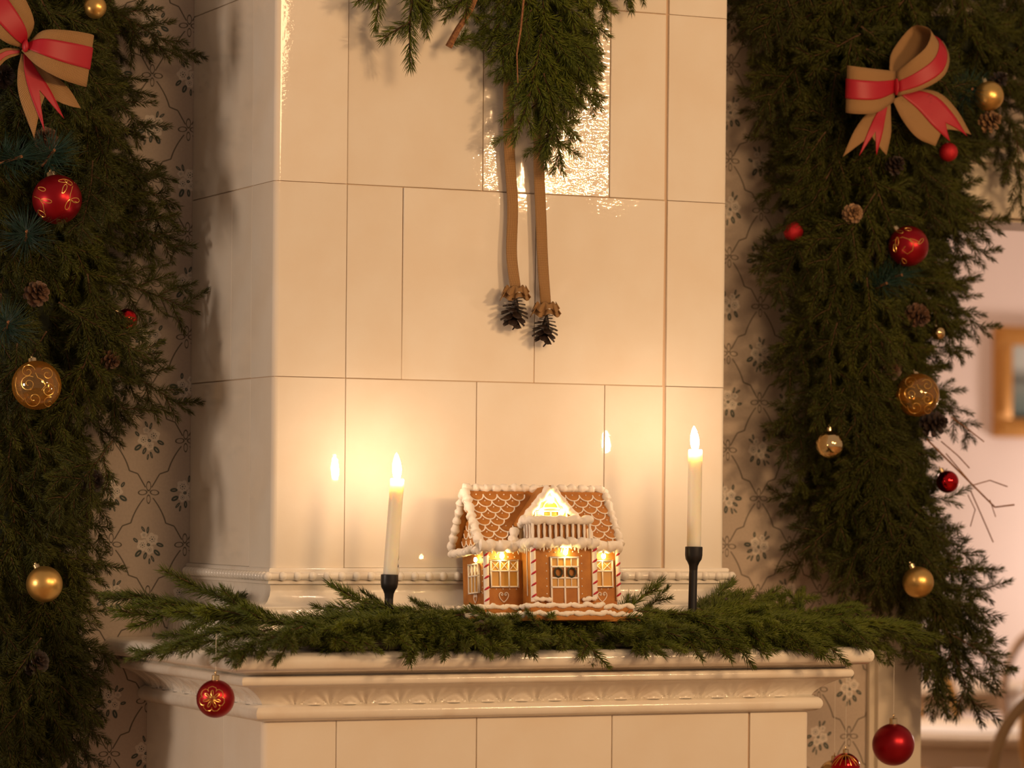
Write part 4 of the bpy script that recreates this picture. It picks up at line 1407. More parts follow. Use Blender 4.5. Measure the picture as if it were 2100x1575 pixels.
bow_piece('tail', E([(1808, 205, Y + 0.004), (1778, 232, Y), (1752, 268, Y - 0.006), (1728, 322, Y - 0.002)]), E([(1826, 205, Y + 0.004), (1827, 240, Y), (1827, 275, Y - 0.008), (1818, 318, Y - 0.006)]), bow_r, notch=0.28, s0=0.36, s1=0.76, sgn=1)
bow_piece('tail', E([(1830, 205, Y + 0.004), (1850, 245, Y), (1880, 282, Y - 0.008), (1918, 300, Y - 0.006)]), E([(1872, 180, Y + 0.010), (1925, 190, Y), (1962, 225, Y - 0.008), (1992, 277, Y - 0.004)]), bow_r, notch=0.22, s0=0.40, s1=0.88, sgn=1)
knot(bow_r, 1838, 178, Y - 0.006, 0.0065, 0.021)

bow_l = empty('ribbon_bow', (0, 0, 0))
tag(bow_l, 'burlap bow with a red centre stripe at the left border', 'bow', 'burlap bows on the garlands')
Y = 0.13
bow_piece('loop', E([(62, 84, Y), (90, 62, Y - 0.022), (140, 62, Y - 0.024), (190, 71, Y - 0.004), (180, 78, Y + 0.024), (130, 76, Y + 0.025), (70, 88, Y + 0.005)]),
          E([(44, 104, Y), (76, 135, Y - 0.022), (125, 162, Y - 0.026), (174, 178, Y - 0.004), (168, 172, Y + 0.024), (120, 150, Y + 0.025), (60, 108, Y + 0.005)]), bow_l, s0=0.24, s1=0.66, sgn=-1)
bow_piece('loop', E([(60, 78, Y), (70, 45, Y - 0.020), (52, -2, Y - 0.026), (20, -45, Y - 0.012), (-10, -60, Y + 0.015), (10, -20, Y + 0.026), (50, 60, Y + 0.008)]),
          E([(44, 98, Y), (10, 86, Y - 0.020), (-30, 55, Y - 0.026), (-70, 10, Y - 0.012), (-85, -10, Y + 0.015), (-40, 30, Y + 0.026), (30, 85, Y + 0.008)]), bow_l, s0=0.30, s1=0.74, sgn=1)
bow_piece('tail', E([(44, 110, Y + 0.006), (36, 150, Y + 0.006), (40, 200, Y), (70, 284, Y - 0.004)]), E([(60, 112, Y + 0.010), (100, 145, Y + 0.008), (140, 180, Y + 0.002), (166, 222, Y - 0.006)]), bow_l, notch=0.30, s0=0.22, s1=0.64, sgn=1)
bow_piece('tail', E([(40, 100, Y + 0.008), (5, 100, Y + 0.006), (-40, 130, Y), (-80, 180, Y)]), E([(40, 112, Y + 0.008), (10, 125, Y + 0.006), (-20, 165, Y), (-40, 230, Y)]), bow_l, notch=0.25, sgn=1)
knot(bow_l, 52, 94, Y - 0.008, 0.009, 0.014)

# two burlap ribbons hanging from the swag, a cone tied to each end


def strap(pts, wpx, label, cone_uv, cone_r, cone_lab, axis):
    root = empty('hanging_ribbon', at(pts[0][0], pts[0][1], pts[0][2]))
    tag(root, label, 'ribbon', 'burlap ribbons hanging under the swag')
    off = Vector(root.location)
    e1 = [at(u - wpx / 2, v, y) - off for (u, v, y) in pts]
    e2 = [at(u + wpx / 2, v, y) - off for (u, v, y) in pts]
    ribbon('strip', e1, e2, M['burlap'], root, nt=40, ns=6, fold=0.002)
    u, v, y = pts[-1]
    # gathered ruffle over the cone
    for (z0, hh, w1, amp) in ((-5, 15, 58, 0.004), (6, 15, 64, 0.006)):
        n = 28
        a, b = [], []
        for i in range(n + 1):
            t = i / n
            ph = PI * (0.0 + 1.0 * t)
            du = -math.cos(ph) * w1 / 2
            dy = -math.sin(ph) * 0.016
            a.append(at(u + du * 0.72, v + z0 + 3 * math.sin(t * 23), y + dy * 0.6 + amp * 0.5 * math.sin(t * 29)) - off)
            b.append(at(u + du, v + z0 + hh + 4 * math.sin(t * 17 + 1), y + dy + amp * math.sin(t * 31)) - off)
        ribbon('ruffle', a, b, M['burlap'], root, nt=56, ns=4)
    c = cone(cone_uv[0], cone_uv[1], y - 0.004, cone_r, axis, cone_lab, 'cones tied to the hanging ribbons', 'cone_dark', single=True, n=38, H=1.5, a0=2.25, a1=1.15)
    cr = c.location
    MB().tube([Vector((0, 0, -0.018)), Vector((0.001, -0.001, -0.028)), Vector((-0.004, 0, -0.034))], [0.0022, 0.0018, 0.001], 6).build('stalk', M['cone_dark'], c)
    return root


strap([(1046, 120, -0.030), (1043, 190, -0.022), (1044, 300, -0.016), (1051, 420, -0.014), (1049, 520, -0.016), (1057, 592, -0.020)], 22, 'burlap ribbon hanging on the left of the pair under the swag', (1056, 632), 32, 'black open pine cone tied to the left hanging ribbon', (0.0, -0.25, 1))
strap([(1102, 160, -0.034), (1105, 260, -0.026), (1105, 340, -0.018), (1109, 440, -0.016), (1113, 540, -0.016), (1119, 626, -0.020)], 22, 'burlap ribbon hanging on the right of the pair, the lower one', (1119, 667), 30, 'black open pine cone tied to the right, lower hanging ribbon', (0.03, -0.2, 1))

# ------------------------------------------------------------------ candles in black holders


def candle(cup_top, cup_bot, cup_w, stem_bot, wax_top, flame, y, lab_h, lab_c, dia):
    base = at(stem_bot[0], stem_bot[1], y)
    base.z = 1.264
    top = at(cup_top[0], cup_top[1], y)
    k = (Vector(CAM) - top).length / FPX
    R = cup_w / 2 * k
    H = top.z - base.z
    root = empty('candle_holder', base)
    lean = Vector((top.x - base.x, 0, H))
    ax = lean.normalized()
    tag(root, lab_h, 'candle holder', 'black candle holders on the ledge')
    cup = (cup_bot - cup_top[1]) * k
    MB().lathe([(0.0335, 0), (0.034, 0.002), (0.030, 0.004), (0.010, 0.005)], 28).build('foot', M['iron'], root)
    sr = 0.0068
    MB().lathe([(sr, 0.003), (sr * 0.95, H - cup - 0.004)], 16, ax).build('stem', M['iron'], root)
    MB().lathe([(sr * 0.9, H - cup - 0.010), (sr * 1.05, H - cup), (R * 0.72, H - cup * 0.80), (R * 0.92, H - cup * 0.66), (R, H - cup * 0.45), (R, H - 0.0008), (R - 0.0008, H), (R - 0.0025, H), (R - 0.0025, H - 0.012), (0.002, H - 0.013)], 28, ax).build('cup', M['iron'], root)
    # the candle itself
    wt = at(wax_top[0], wax_top[1], y)
    cr = empty('candle', top - ax * 0.012)
    tag(cr, lab_c, 'candle', 'lit white candles on the ledge')
    v = wt - cr.location
    cx = v.normalized()
    L = v.length
    r = dia / 2 * k
    prof = [(r * 0.96, 0), (r, 0.004)] + [(r, L * t) for t in (0.3, 0.6, 0.8, 0.93)] + [(r, L - 0.002), (r * 0.92, L), (r * 0.74, L - 0.0015), (r * 0.35, L - 0.006), (0.0005, L - 0.007)]
    MB().lathe(prof, 28, cx).build('wax', M['wax'], cr, angle=60)
    ft = at(flame[0], flame[1], y) - cr.location
    fb = v - cx * 0.004
    wk = MB().tube([v - cx * 0.010, v + cx * 0.001, v + cx * 0.005 + Vector((0.001, 0, 0))], 0.0009, 6).build('wick', M['wick'], cr)
    fl = (ft - fb)
    fh = fl.length
    fp = [(0.0004, 0.0), (0.0034, 0.05), (0.0054, 0.16), (0.0066, 0.30), (0.0068, 0.46), (0.0058, 0.64), (0.0042, 0.79), (0.0022, 0.92), (0.0002, 1.0)]
    fo = MB().lathe([(a, b * fh) for (a, b) in fp], 16, fl.normalized(), fb + cx * 0.001).build('flame', M['flame'], cr)
    return root, cr


candle((799, 1178), 1218, 36, (796, 1290), (815, 982), (813, 930), -0.1305, 'black candle holder left of the toy house holding the leaning candle', 'leaning white lit candle left of the toy house', 29)
candle((1423, 1121), 1160, 36, (1419, 1280), (1426, 922), (1423, 875), -0.158, 'black candle holder right of the toy house with the taller candle', 'upright white lit candle right of the toy house', 29)
# wax run down the shorter candle
cobj = [o for o in bpy.data.objects if o.name == 'candle'][0]
wr = MB()
for (u, v, r) in ((819, 1098, 0.0016), (820, 1118, 0.0024), (819, 1140, 0.0026), (818, 1155, 0.0030), (818, 1170, 0.0034)):
    wr.sphere(tuple(at(u - 3, v, -0.1305) - cobj.location), r, 10, 7, (0.8, 1, 2.6))
wr.build('wax_run', M['wax'], cobj)

# ------------------------------------------------------------------ the gingerbread toy house
HZ = at(1000, 1280, -0.145)
house = empty('gingerbread_house', (HZ.x, -0.145, 1.271))
house.rotation_euler = (math.radians(-4.5), 0, math.radians(-2.5))
tag(house, 'lit gingerbread toy house with white icing standing on the ledge', 'toy house')
G, I = M['ginger'], M['icing']
WX, DP, EZ, RZ = 0.215, 0.100, 0.130, 0.203
PX0, PX1, PY = 0.058, 0.157, -0.045


def part(mb, name, m=I, parent=None, **kw):
    return mb.build(name, m, parent or house, **kw)


def rope(pts, r, name, amp=0.28, seed=0, parent=None, drip=0.0, n=None, per=0.014, nside=10, m=None, lump=0.14):
    """lumpy band of icing along a line"""
    p = np.array([tuple(q) for q in pts], float)
    seg = np.linalg.norm(np.diff(p, axis=0), axis=1)
    cum = np.concatenate([[0], np.cumsum(seg)])
    n = n or max(6, int(cum[-1] / 0.0013))
    t = np.linspace(0, cum[-1], n)
    q = np.stack([np.interp(t, cum, p[:, k]) for k in range(3)], 1)
    rg = np.random.default_rng(seed)
    ph = rg.random() * 6
    rad = r * (1 + amp * 0.7 * np.sin(t * 2 * PI / per + ph) + amp * 0.2 * np.sin(t * 2 * PI / (per * 0.43) + 2 * ph))
    rad[[0, -1]] *= 0.35
    rad[[1, -2]] *= 0.8
    rad = np.clip(rad, r * 0.3, r * 1.7)
    per = per * 1.35
    bumps = r * lump * np.stack([np.zeros(n), np.sin(t * 2 * PI / (per * 1.3) + 3 * ph), np.sin(t * 2 * PI / (per * 0.9) + ph)], 1)
    q = q + bumps
    if drip:
        q[:, 2] -= drip * np.abs(np.sin(t * PI / per + ph)) + drip * 0.3 * rg.random(n)
    return part(MB().tube([Vector(x) for x in q], list(rad), nside), name, m or I, parent)


# walls
b = MB()
sec = [(0, 0.02), (0, EZ), (DP / 2, RZ - 0.004), (DP, EZ), (DP, 0.02)]
vs = [(0, y, z) for (y, z) in sec] + [(WX, y, z) for (y, z) in sec]
b.add(vs, [(0, 1, 2, 3, 4), (9, 8, 7, 6, 5)] + [(i, (i + 1) % 5, (i + 1) % 5 + 5, i + 5) for i in range(5)])
part(b, 'wall', G, smooth=False)
part(MB().box((PX0, PY, 0.02), (PX1, 0.002, 0.119)), 'porch_wall', G, bevel=0.001)
# stepped base
for (nm, z0, z1, a) in (('base_step', 0.0, 0.013, 0), ('base_step', 0.013, 0.026, 1)):
    ins = 0.016 * a
    b = MB()
    b.box((-0.045 + ins, -0.030 + ins * 0.6, z0), (WX + 0.026 - ins * 0.5, DP + 0.004 - ins * 0.2, z1))
    part(b, nm, G, bevel=0.0015)
    b = MB()
    b.box((PX0 - 0.022 + ins * 0.6, PY - 0.034 + ins, z0 + 0.0004), (PX1 + 0.018 - ins * 0.6, 0, z1 + 0.0004))
    part(b, 'porch_step', G, bevel=0.0015)
    rope([(-0.045 + ins, DP, z1), (-0.045 + ins, -0.030 + ins * 0.6, z1), (PX0 - 0.022 + ins * 0.6, -0.030 + ins * 0.6, z1)], 0.0036, 'base_icing', seed=3 + a, drip=0.003, per=0.018)
    rope([(PX0 - 0.022 + ins * 0.6, -0.030 + ins * 0.6, z1), (PX0 - 0.022 + ins * 0.6, PY - 0.034 + ins, z1), (PX1 + 0.018 - ins * 0.6, PY - 0.034 + ins, z1), (PX1 + 0.018 - ins * 0.6, -0.030 + ins * 0.6, z1)], 0.0036, 'base_icing', seed=5 + a, drip=0.003, per=0.020)
    rope([(PX1 + 0.018 - ins * 0.6, -0.030 + ins * 0.6, z1), (WX + 0.026 - ins * 0.5, -0.030 + ins * 0.6, z1), (WX + 0.026 - ins * 0.5, DP, z1)], 0.0036, 'base_icing', seed=8 + a, drip=0.003, per=0.018)
rope([(PX0 - 0.004, PY - 0.004, 0.034), (0.086, PY - 0.005, 0.033)], 0.0034, 'base_icing', seed=21, per=0.011)
rope([(0.136, PY - 0.005, 0.033), (PX1 + 0.002, PY - 0.004, 0.035)], 0.0036, 'base_icing', seed=22, per=0.011)
# roof plates
OV = 0.012
for (y0, y1) in ((-OV, DP / 2), (DP + OV, DP / 2)):
    ze = EZ - OV * (RZ - EZ) / (DP / 2)
    b = MB()
    th = 0.005
    vs = [(-0.016, y0, ze), (WX + 0.004, y0, ze), (WX + 0.004, y1, RZ), (-0.016, y1, RZ)]
    b.add(vs + [(x, y, z + th) for (x, y, z) in vs], [(0, 1, 2, 3), (7, 6, 5, 4), (0, 4, 5, 1), (1, 5, 6, 2), (2, 6, 7, 3), (3, 7, 4, 0)])
    part(b, 'roof_plate', G, smooth=False)
SL = Vector((0, DP / 2 + OV, RZ - ze))
SLL = SL.length
SLn = SL.normalized()
RN = Vector((0, -SLn.z, SLn.y))
# scalloped shingles with an icing outline and a dot
SWD, SRH = 0.0228, 0.0122


def shingle_mesh():
    pts = [(-SWD / 2, SRH * 0.55)]
    for i in range(11):
        a = PI * i / 10
        pts.append((-SWD / 2 * math.cos(a), -SRH * 0.95 * math.sin(a)))
    pts.append((SWD / 2, SRH * 0.55))
    n = len(pts)
    vs = [(x, y, 0.0) for (x, y) in pts] + [(x, y, 0.0016) for (x, y) in pts]
    return MB().add(vs, [tuple(range(n - 1, -1, -1)), tuple(range(n, 2 * n))] + [(i, (i + 1) % n, (i + 1) % n + n, i + n) for i in range(n)]).mesh('shingle', G, smooth=False)


SHM = shingle_mesh()
OLM = MB().tube([(-SWD / 2 * math.cos(PI * i / 14), -SRH * 0.95 * math.sin(PI * i / 14), 0.0018) for i in range(15)], 0.00105, 6).mesh('icing_outline', I)
DTM = MB().sphere((0, 0, 0.0020), 0.0011, 8, 6).mesh('icing_dot', I)
DC, DH = 0.104, 0.052


def dormer_half(z):
    return DH * max(0.0, (0.205 - z)) / 0.055


def put_shingle(org, xv, yv, zv, k=1.0, dot=True):
    mt = Matrix(((xv.x * k, yv.x * k, zv.x * k, org.x), (xv.y * k, yv.y * k, zv.y * k, org.y), (xv.z * k, yv.z * k, zv.z * k, org.z), (0, 0, 0, 1)))
    o = new_obj('shingle', SHM, house)
    o.matrix_local = mt
    new_obj('icing_outline', OLM, o)
    if dot:
        new_obj('icing_dot', DTM, o)


nr = int(SLL / SRH)
for r in range(nr):
    s = SRH * (r + 0.95)
    z = ze + SLn.z * s
    x = -0.010 + (SWD / 2 if r % 2 else 0)
    while x < WX + 0.001:
        hw = dormer_half(z - 0.004)
        if abs(x - DC) > hw + 0.004 and not (z < 0.150 and abs(x - DC) < 0.058):
            org = Vector((x, -OV, ze + 0.005)) + SLn * s + RN * (0.0004 + 0.00025 * (r % 2))
            put_shingle(org, Vector((1, 0, 0)), SLn, RN)
        x += SWD
# gable shingles on the left end
for r in range(6):
    z = 0.130 + 0.0115 * r
    hw = (RZ - z) / (RZ - EZ) * DP / 2 - 0.008
    y = DP / 2 - 0.040 + (0.0095 if r % 2 else 0)
    while y < DP:
        if abs(y - DP / 2) < hw - 0.003:
            put_shingle(Vector((-0.0012, y, z)), Vector((0, -1, 0)), Vector((0, 0, 1)), Vector((-1, 0, 0)), 0.78, dot=False)
        y += 0.019
gw = MB().tube([Vector((-0.004, DP / 2 + 0.011 * math.cos(2 * PI * i / 18), 0.146 + 0.013 * math.sin(2 * PI * i / 18))) for i in range(18)], 0.0012, 6, close=True)
gw.tube([(-0.004, DP / 2 - 0.011, 0.146), (-0.004, DP / 2 + 0.011, 0.146)], 0.0009, 5).tube([(-0.004, DP / 2, 0.133), (-0.004, DP / 2, 0.159)], 0.0009, 5)
gwo = part(gw, 'gable_window', I)
part(MB().lathe([(0.0105, 0), (0.0105, 0.0015), (0.0001, 0.0016)], 18, (-1, 0, 0), (-0.0022, DP / 2, 0.146)), 'pane', M['pane'], gwo)
# roof icing
rt = 0.006
rope([(-0.018, DP / 2, RZ + rt), (WX + 0.005, DP / 2, RZ + rt)], 0.0062, 'ridge_icing', seed=31, per=0.016)
for (xx, nm, sd, rr_) in ((-0.015, 'verge_icing', 33, 0.0072), (WX + 0.003, 'verge_icing', 34, 0.0066)):
    rope([(xx, -OV, ze + 0.004), (xx, DP / 2, RZ + 0.005)], rr_, nm, seed=sd, per=0.015)
    rope([(xx, DP + OV, ze + 0.004), (xx, DP / 2, RZ + 0.005)], 0.006, nm, seed=sd + 7, per=0.015)
rope([(-0.017, -OV - 0.001, ze + 0.004), (PX0 - 0.002, -OV - 0.001, ze + 0.004)], 0.0088, 'eave_icing', seed=36, per=0.017, amp=0.2)
rope([(PX1 - 0.004, -OV - 0.001, ze + 0.004), (WX + 0.004, -OV - 0.001, ze + 0.004)], 0.0088, 'eave_icing', seed=37, per=0.017, amp=0.2)
rope([(-0.016, DP + OV, ze), (-0.016, -OV, ze)], 0.006, 'eave_icing', seed=38, per=0.014, drip=0.002)
# dormer
b = MB()
zb = 0.118
poly = [(DC - DH, zb), (DC + DH, zb), (DC + DH, 0.150), (DC, 0.205), (DC - DH, 0.150)]
b.prism(poly, -0.006, 0.060)
part(b, 'dormer_wall', mat('glow_lit_gingerbread', (0.60, 0.40, 0.20), 0.6), smooth=False)  # gingerbread colour paled to carry the glow of the bulbs
for sg in (-1, 1):
    rope([(DC + sg * (DH + 0.002), -0.008, 0.146), (DC, -0.008, 0.208)], 0.0062, 'dormer_icing', seed=40 + sg, per=0.016, amp=0.2)
    b = MB()
    v4 = [(DC, -0.010, 0.206), (DC + sg * (DH + 0.003), -0.010, 0.147), (DC + sg * (DH + 0.003), 0.045, 0.147), (DC, 0.055, 0.206)]
    b.add(v4 + [(x, y, z + 0.004) for (x, y, z) in v4], [(0, 1, 2, 3), (7, 6, 5, 4), (0, 4, 5, 1), (1, 5, 6, 2), (2, 6, 7, 3), (3, 7, 4, 0)])
    part(b, 'dormer_roof', G, smooth=False)
    rope([(DC + sg * (DH + 0.006), -0.005, 0.142), (DC + sg * (DH + 0.012), -0.009, 0.128), (DC + sg * (DH + 0.010), -OV, ze + 0.006)], 0.0075, 'valley_icing', seed=45 + sg, per=0.016, amp=0.22)


def window(x0, x1, z0, z1, y, cols, split, cross=True, name='window', parent=None, fr_=0.0016, depth=0.004):
    """icing frame with its bars, and a pane in every opening"""
    b = MB()
    f = fr_
    bars = [(x0, z0, x1, z0), (x0, z1, x1, z1), (x0, z0, x0, z1), (x1, z0, x1, z1), (x0, split, x1, split)]
    for i in range(1, cols):
        xx = x0 + (x1 - x0) * i / cols
        bars.append((xx, z0, xx, z1))
    for (a, c, d, e) in bars:
        b.box((min(a, d) - f * 0.7, y - depth, min(c, e) - f * 0.7), (max(a, d) + f * 0.7, y - 0.0002, max(c, e) + f * 0.7))
    o = part(b, name, I, parent, bevel=0.0004)
    for i in range(cols):
        a, d = x0 + (x1 - x0) * i / cols, x0 + (x1 - x0) * (i + 1) / cols
        for (c, e) in ((z0, split), (split, z1)):
            part(MB().box((a + f * 0.7, y - 0.0016, c + f * 0.7), (d - f * 0.7, y - 0.0003, e - f * 0.7)), 'pane', M['pane'], o, smooth=False)
        if cross:
            k = MB()
            k.tube([(a + f, y - 0.0022, split + f), (d - f, y - 0.0022, z1 - f)], 0.0006, 5).tube([(a + f, y - 0.0022, z1 - f), (d - f, y - 0.0022, split + f)], 0.0006, 5)
            part(k, 'icing_cross', I, o)
    return o


window(0.006, 0.050, 0.055, 0.095, -0.0002, 3, 0.079)
window(0.173, 0.207, 0.055, 0.095, -0.0002, 2, 0.079)
# window in the left end wall, built flat and turned
sw = window(-0.020, 0.020, 0.052, 0.096, 0.0, 3, 0.078)
sw.rotation_euler = (0, 0, -PI / 2)
sw.location = (-0.0003, 0.048, -0.004)
# dormer window and its fan light
dw = window(DC - 0.026, DC + 0.026, 0.150, 0.170, -0.0062, 4, 0.161, cross=False)
b = MB()
n = 12
b.tube([(DC + 0.012 * math.cos(PI * i / n), -0.009, 0.175 + 0.011 * math.sin(PI * i / n)) for i in range(n + 1)], 0.0012, 6).tube([(DC - 0.014, -0.009, 0.1745), (DC + 0.014, -0.009, 0.1745)], 0.0016, 6)
fw_ = part(b, 'fan_window', I)
part(MB().prism([(DC + 0.0115 * math.cos(PI * i / n), 0.175 + 0.0105 * math.sin(PI * i / n)) for i in range(n + 1)], -0.0075, -0.0062), 'pane', M['pane'], fw_, smooth=False)
# door with glazed upper leaves and two wreaths
yd = PY - 0.0002
b = MB()
for (a, c, d, e) in ((0.0865, 0.024, 0.0865, 0.097), (0.1305, 0.024, 0.1305, 0.097), (0.0865, 0.097, 0.1305, 0.097), (0.0865, 0.052, 0.1305, 0.052), (0.1085, 0.024, 0.1085, 0.097), (0.0865, 0.083, 0.1305, 0.083), (0.0865, 0.066, 0.1305, 0.066)):
    f = 0.0013
    b.box((min(a, d) - f, yd - 0.0035, min(c, e) - f), (max(a, d) + f, yd, max(c, e) + f))
for xx in (0.0975, 0.1195):
    b.box((xx - 0.0006, yd - 0.003, 0.084), (xx + 0.0006, yd, 0.096)).box((xx - 0.0006, yd - 0.003, 0.053), (xx + 0.0006, yd, 0.065))
door = part(b, 'door', I, bevel=0.0003)
for (xa, xb) in ((0.0878, 0.1072), (0.1098, 0.1292)):
    for (za, zb_, mm) in ((0.0533, 0.0647, 'pane'), (0.0673, 0.0817, 'ginger'), (0.0843, 0.0957, 'pane')):
        part(MB().box((xa, yd - 0.0012, za), (xb, yd - 0.0001, zb_)), 'pane' if mm == 'pane' else 'door_panel', M[mm], door, smooth=False)
    part(MB().box((xa, yd - 0.0012, 0.0253), (xb, yd - 0.0001, 0.0507)), 'door_panel', G, door, smooth=False)
    cx = (xa + xb) / 2
    part(MB().tube([(cx + 0.0060 * math.cos(2 * PI * i / 20), yd - 0.0045, 0.0742 + 0.0068 * math.sin(2 * PI * i / 20)) for i in range(20)], [0.0013 + 0.0003 * (i % 2) for i in range(20)], 6, close=True), 'door_wreath', M['wreath'], door)
# candy canes at the corners


def cane(x, y, z0, z1, r=0.0043, lean=0.0, n=5):
    o = part(MB().lathe([(r, z0), (r, z1)], 14, (lean, 0, 1), (x, y, 0)), 'candy_cane', I)
    for i in range(n):
        z = z0 + (z1 - z0) * (i + 0.55) / n
        pts = []
        for k in range(7):
            a = -PI / 2 + (k / 6 - 0.5) * 2.5
            pts.append((x + lean * z + r * 1.0 * math.cos(a), y + r * 1.0 * math.sin(a), z + (k / 6 - 0.5) * 0.0065))
        part(MB().tube(pts, [0.0004, 0.0012, 0.0016, 0.0017, 0.0016, 0.0012, 0.0004], 6), 'stripe', M['candyred'], o)


cane(-0.002, -0.003, 0.026, 0.112)
cane(PX0 - 0.001, PY - 0.002, 0.030, 0.116)
cane(PX1 + 0.001, PY - 0.002, 0.034, 0.116, 0.0040)
cane(WX + 0.001, -0.003, 0.034, 0.112, 0.0036)
# hearts, drawn with scrolled tops
for (hx, hy, sc, side) in ((0.027, -0.0008, 1.0, 0), (0.190, -0.0008, 1.0, 0), (0.046, -0.0012, 0.9, 1)):
    b = MB()
    for sg in (-1, 1):
        pts = [(0, -0.0085), (sg * 0.0045, -0.0045), (sg * 0.0072, 0.0), (sg * 0.0074, 0.0036), (sg * 0.0052, 0.0062), (sg * 0.0026, 0.0056), (sg * 0.0014, 0.0034), (sg * 0.0026, 0.0018), (sg * 0.0042, 0.0026), (sg * 0.0036, 0.0040)]
        q = catmull([(a, c, 0) for (a, c) in pts], 26) * sc
        if side:
            b.tube([(hy, hx + p[0], 0.040 + p[1]) for p in q], 0.00075, 5)
        else:
            b.tube([(hx + p[0], hy, 0.040 + p[1]) for p in q], 0.00085, 5)
    part(b, 'icing_heart', I)
# icing dots
b = MB()
dots = [(0.004 + 0.011 * i, 0.0, 0.0515) for i in range(5)] + [(0.178 + 0.011 * i, 0.0, 0.0515) for i in range(3)] + [(0.004 + 0.0105 * i, 0.0, 0.1005) for i in range(5)]
for i in range(6):
    dots += [(0.0795, PY, 0.042 + 0.0115 * i), (0.1375, PY, 0.042 + 0.0115 * i)]
dots += [(0.084 + 0.0098 * i, PY, 0.106 - 0.001 * (i % 2)) for i in range(6)]
for (x, y, z) in dots:
    b.sphere((x, y - 0.0004, z), 0.0011, 8, 6)
for i in range(7):
    b.sphere((-0.0004, 0.020 + 0.009 * i, 0.050 if i % 2 else 0.0485), 0.0010, 8, 6)
    b.sphere((-0.0004, 0.016, 0.046 + 0.009 * i), 0.0010, 8, 6)
o = part(b, 'icing_dots', I)
o['kind'] = 'stuff'
part(MB().tube([(PX0 - 0.0006, -0.022, 0.04), (PX0 - 0.0006, -0.022, 0.108)], 0.0009, 5), 'icing_line', I)
# balcony over the porch
rope([(PX0 - 0.004, 0.0, 0.119), (PX0 - 0.004, PY - 0.006, 0.119), (PX1 + 0.002, PY - 0.006, 0.119), (PX1 + 0.002, 0.0, 0.119)], 0.0078, 'balcony_icing', seed=51, per=0.018, amp=0.18)
part(MB().box((PX0 - 0.004, PY - 0.006, 0.117), (PX1 + 0.002, 0.0, 0.124)), 'balcony_floor', G, bevel=0.001)
BX0, BX1 = PX0 + 0.001, PX1 - 0.004
part(MB().box((BX0 + 0.004, PY + 0.004, 0.124), (BX1 - 0.004, PY + 0.007, 0.150)), 'balcony_panel', G, smooth=False)
part(MB().box((BX0 + 0.004, PY + 0.004, 0.124), (BX0 + 0.007, -0.008, 0.150)), 'balcony_panel', G, smooth=False)
rope([(BX0, -0.008, 0.155), (BX0, PY + 0.001, 0.154), (BX1, PY + 0.001, 0.154), (BX1, -0.008, 0.155)], 0.0066, 'balcony_rail', seed=53, per=0.020, amp=0.15)
for i in range(11):
    x = BX0 + (BX1 - BX0) * i / 10
    part(MB().lathe([(0.0026, 0.122), (0.0021, 0.130), (0.0027, 0.137), (0.0021, 0.144), (0.0027, 0.152)], 8, (0, 0, 1), (x, PY + 0.001, 0)), 'baluster', I)
for i in range(1, 4):
    part(MB().lathe([(0.0026, 0.122), (0.0021, 0.135), (0.0027, 0.152)], 8, (0, 0, 1), (BX0, PY + 0.011 * i, 0)), 'baluster', I)
# icicles
ic = MB()
for i in range(17):
    x = PX0 + 0.004 + (PX1 - PX0 - 0.008) * i / 16
    L = 0.0045 + 0.0035 * ((i * 7) % 5) / 4
    ic.lathe([(0.0021, 0), (0.0015, -L * 0.6), (0.0004, -L)], 6, (0, 0, 1), (x, PY - 0.006, 0.1135))
for i in range(5):
    L = 0.008 + 0.003 * ((i * 3) % 4) / 3
    ic.lathe([(0.0019, 0), (0.0014, -L * 0.6), (0.0004, -L)], 6, (0, 0, 1), (PX0 - 0.005, PY + 0.004 + 0.0075 * i, 0.114))
for i in range(26):
    x = -0.014 + 0.0088 * i
    if PX0 - 0.004 < x < PX1 + 0.004 or x > WX + 0.003:
        continue
    L = 0.004 + 0.003 * ((i * 5) % 4) / 3
    ic.lathe([(0.0022, 0), (0.0015, -L * 0.6), (0.0004, -L)], 6, (0, 0, 1), (x, -OV - 0.001, ze - 0.002))
o = part(ic, 'icicles', I)
o['kind'] = 'stuff'
# little bulbs
for (x, y, z, r) in ((-0.006, 0.030, 0.098, 0.0046), (0.022, -0.009, 0.1015, 0.0058), (0.1085, PY - 0.007, 0.1045, 0.0056), (0.190, -0.009, 0.1015, 0.0056), (DC, -0.013, 0.187, 0.0062), (DC - 0.017, -0.013, 0.169, 0.0056), (DC + 0.017, -0.013, 0.169, 0.0056)):
    bl = part(MB().sphere((x, y, z), r * 0.72, 12, 10, (0.85, 0.85, 1.15)), 'bulb', M['led'])

# ------------------------------------------------------------------ the dining room beyond the door


def on_floor(u, depth_):
    p = CAM + Fw * depth_ + Rt * ((u - 1050) / FPX * depth_)
    return Vector((p[0], p[1], 0))


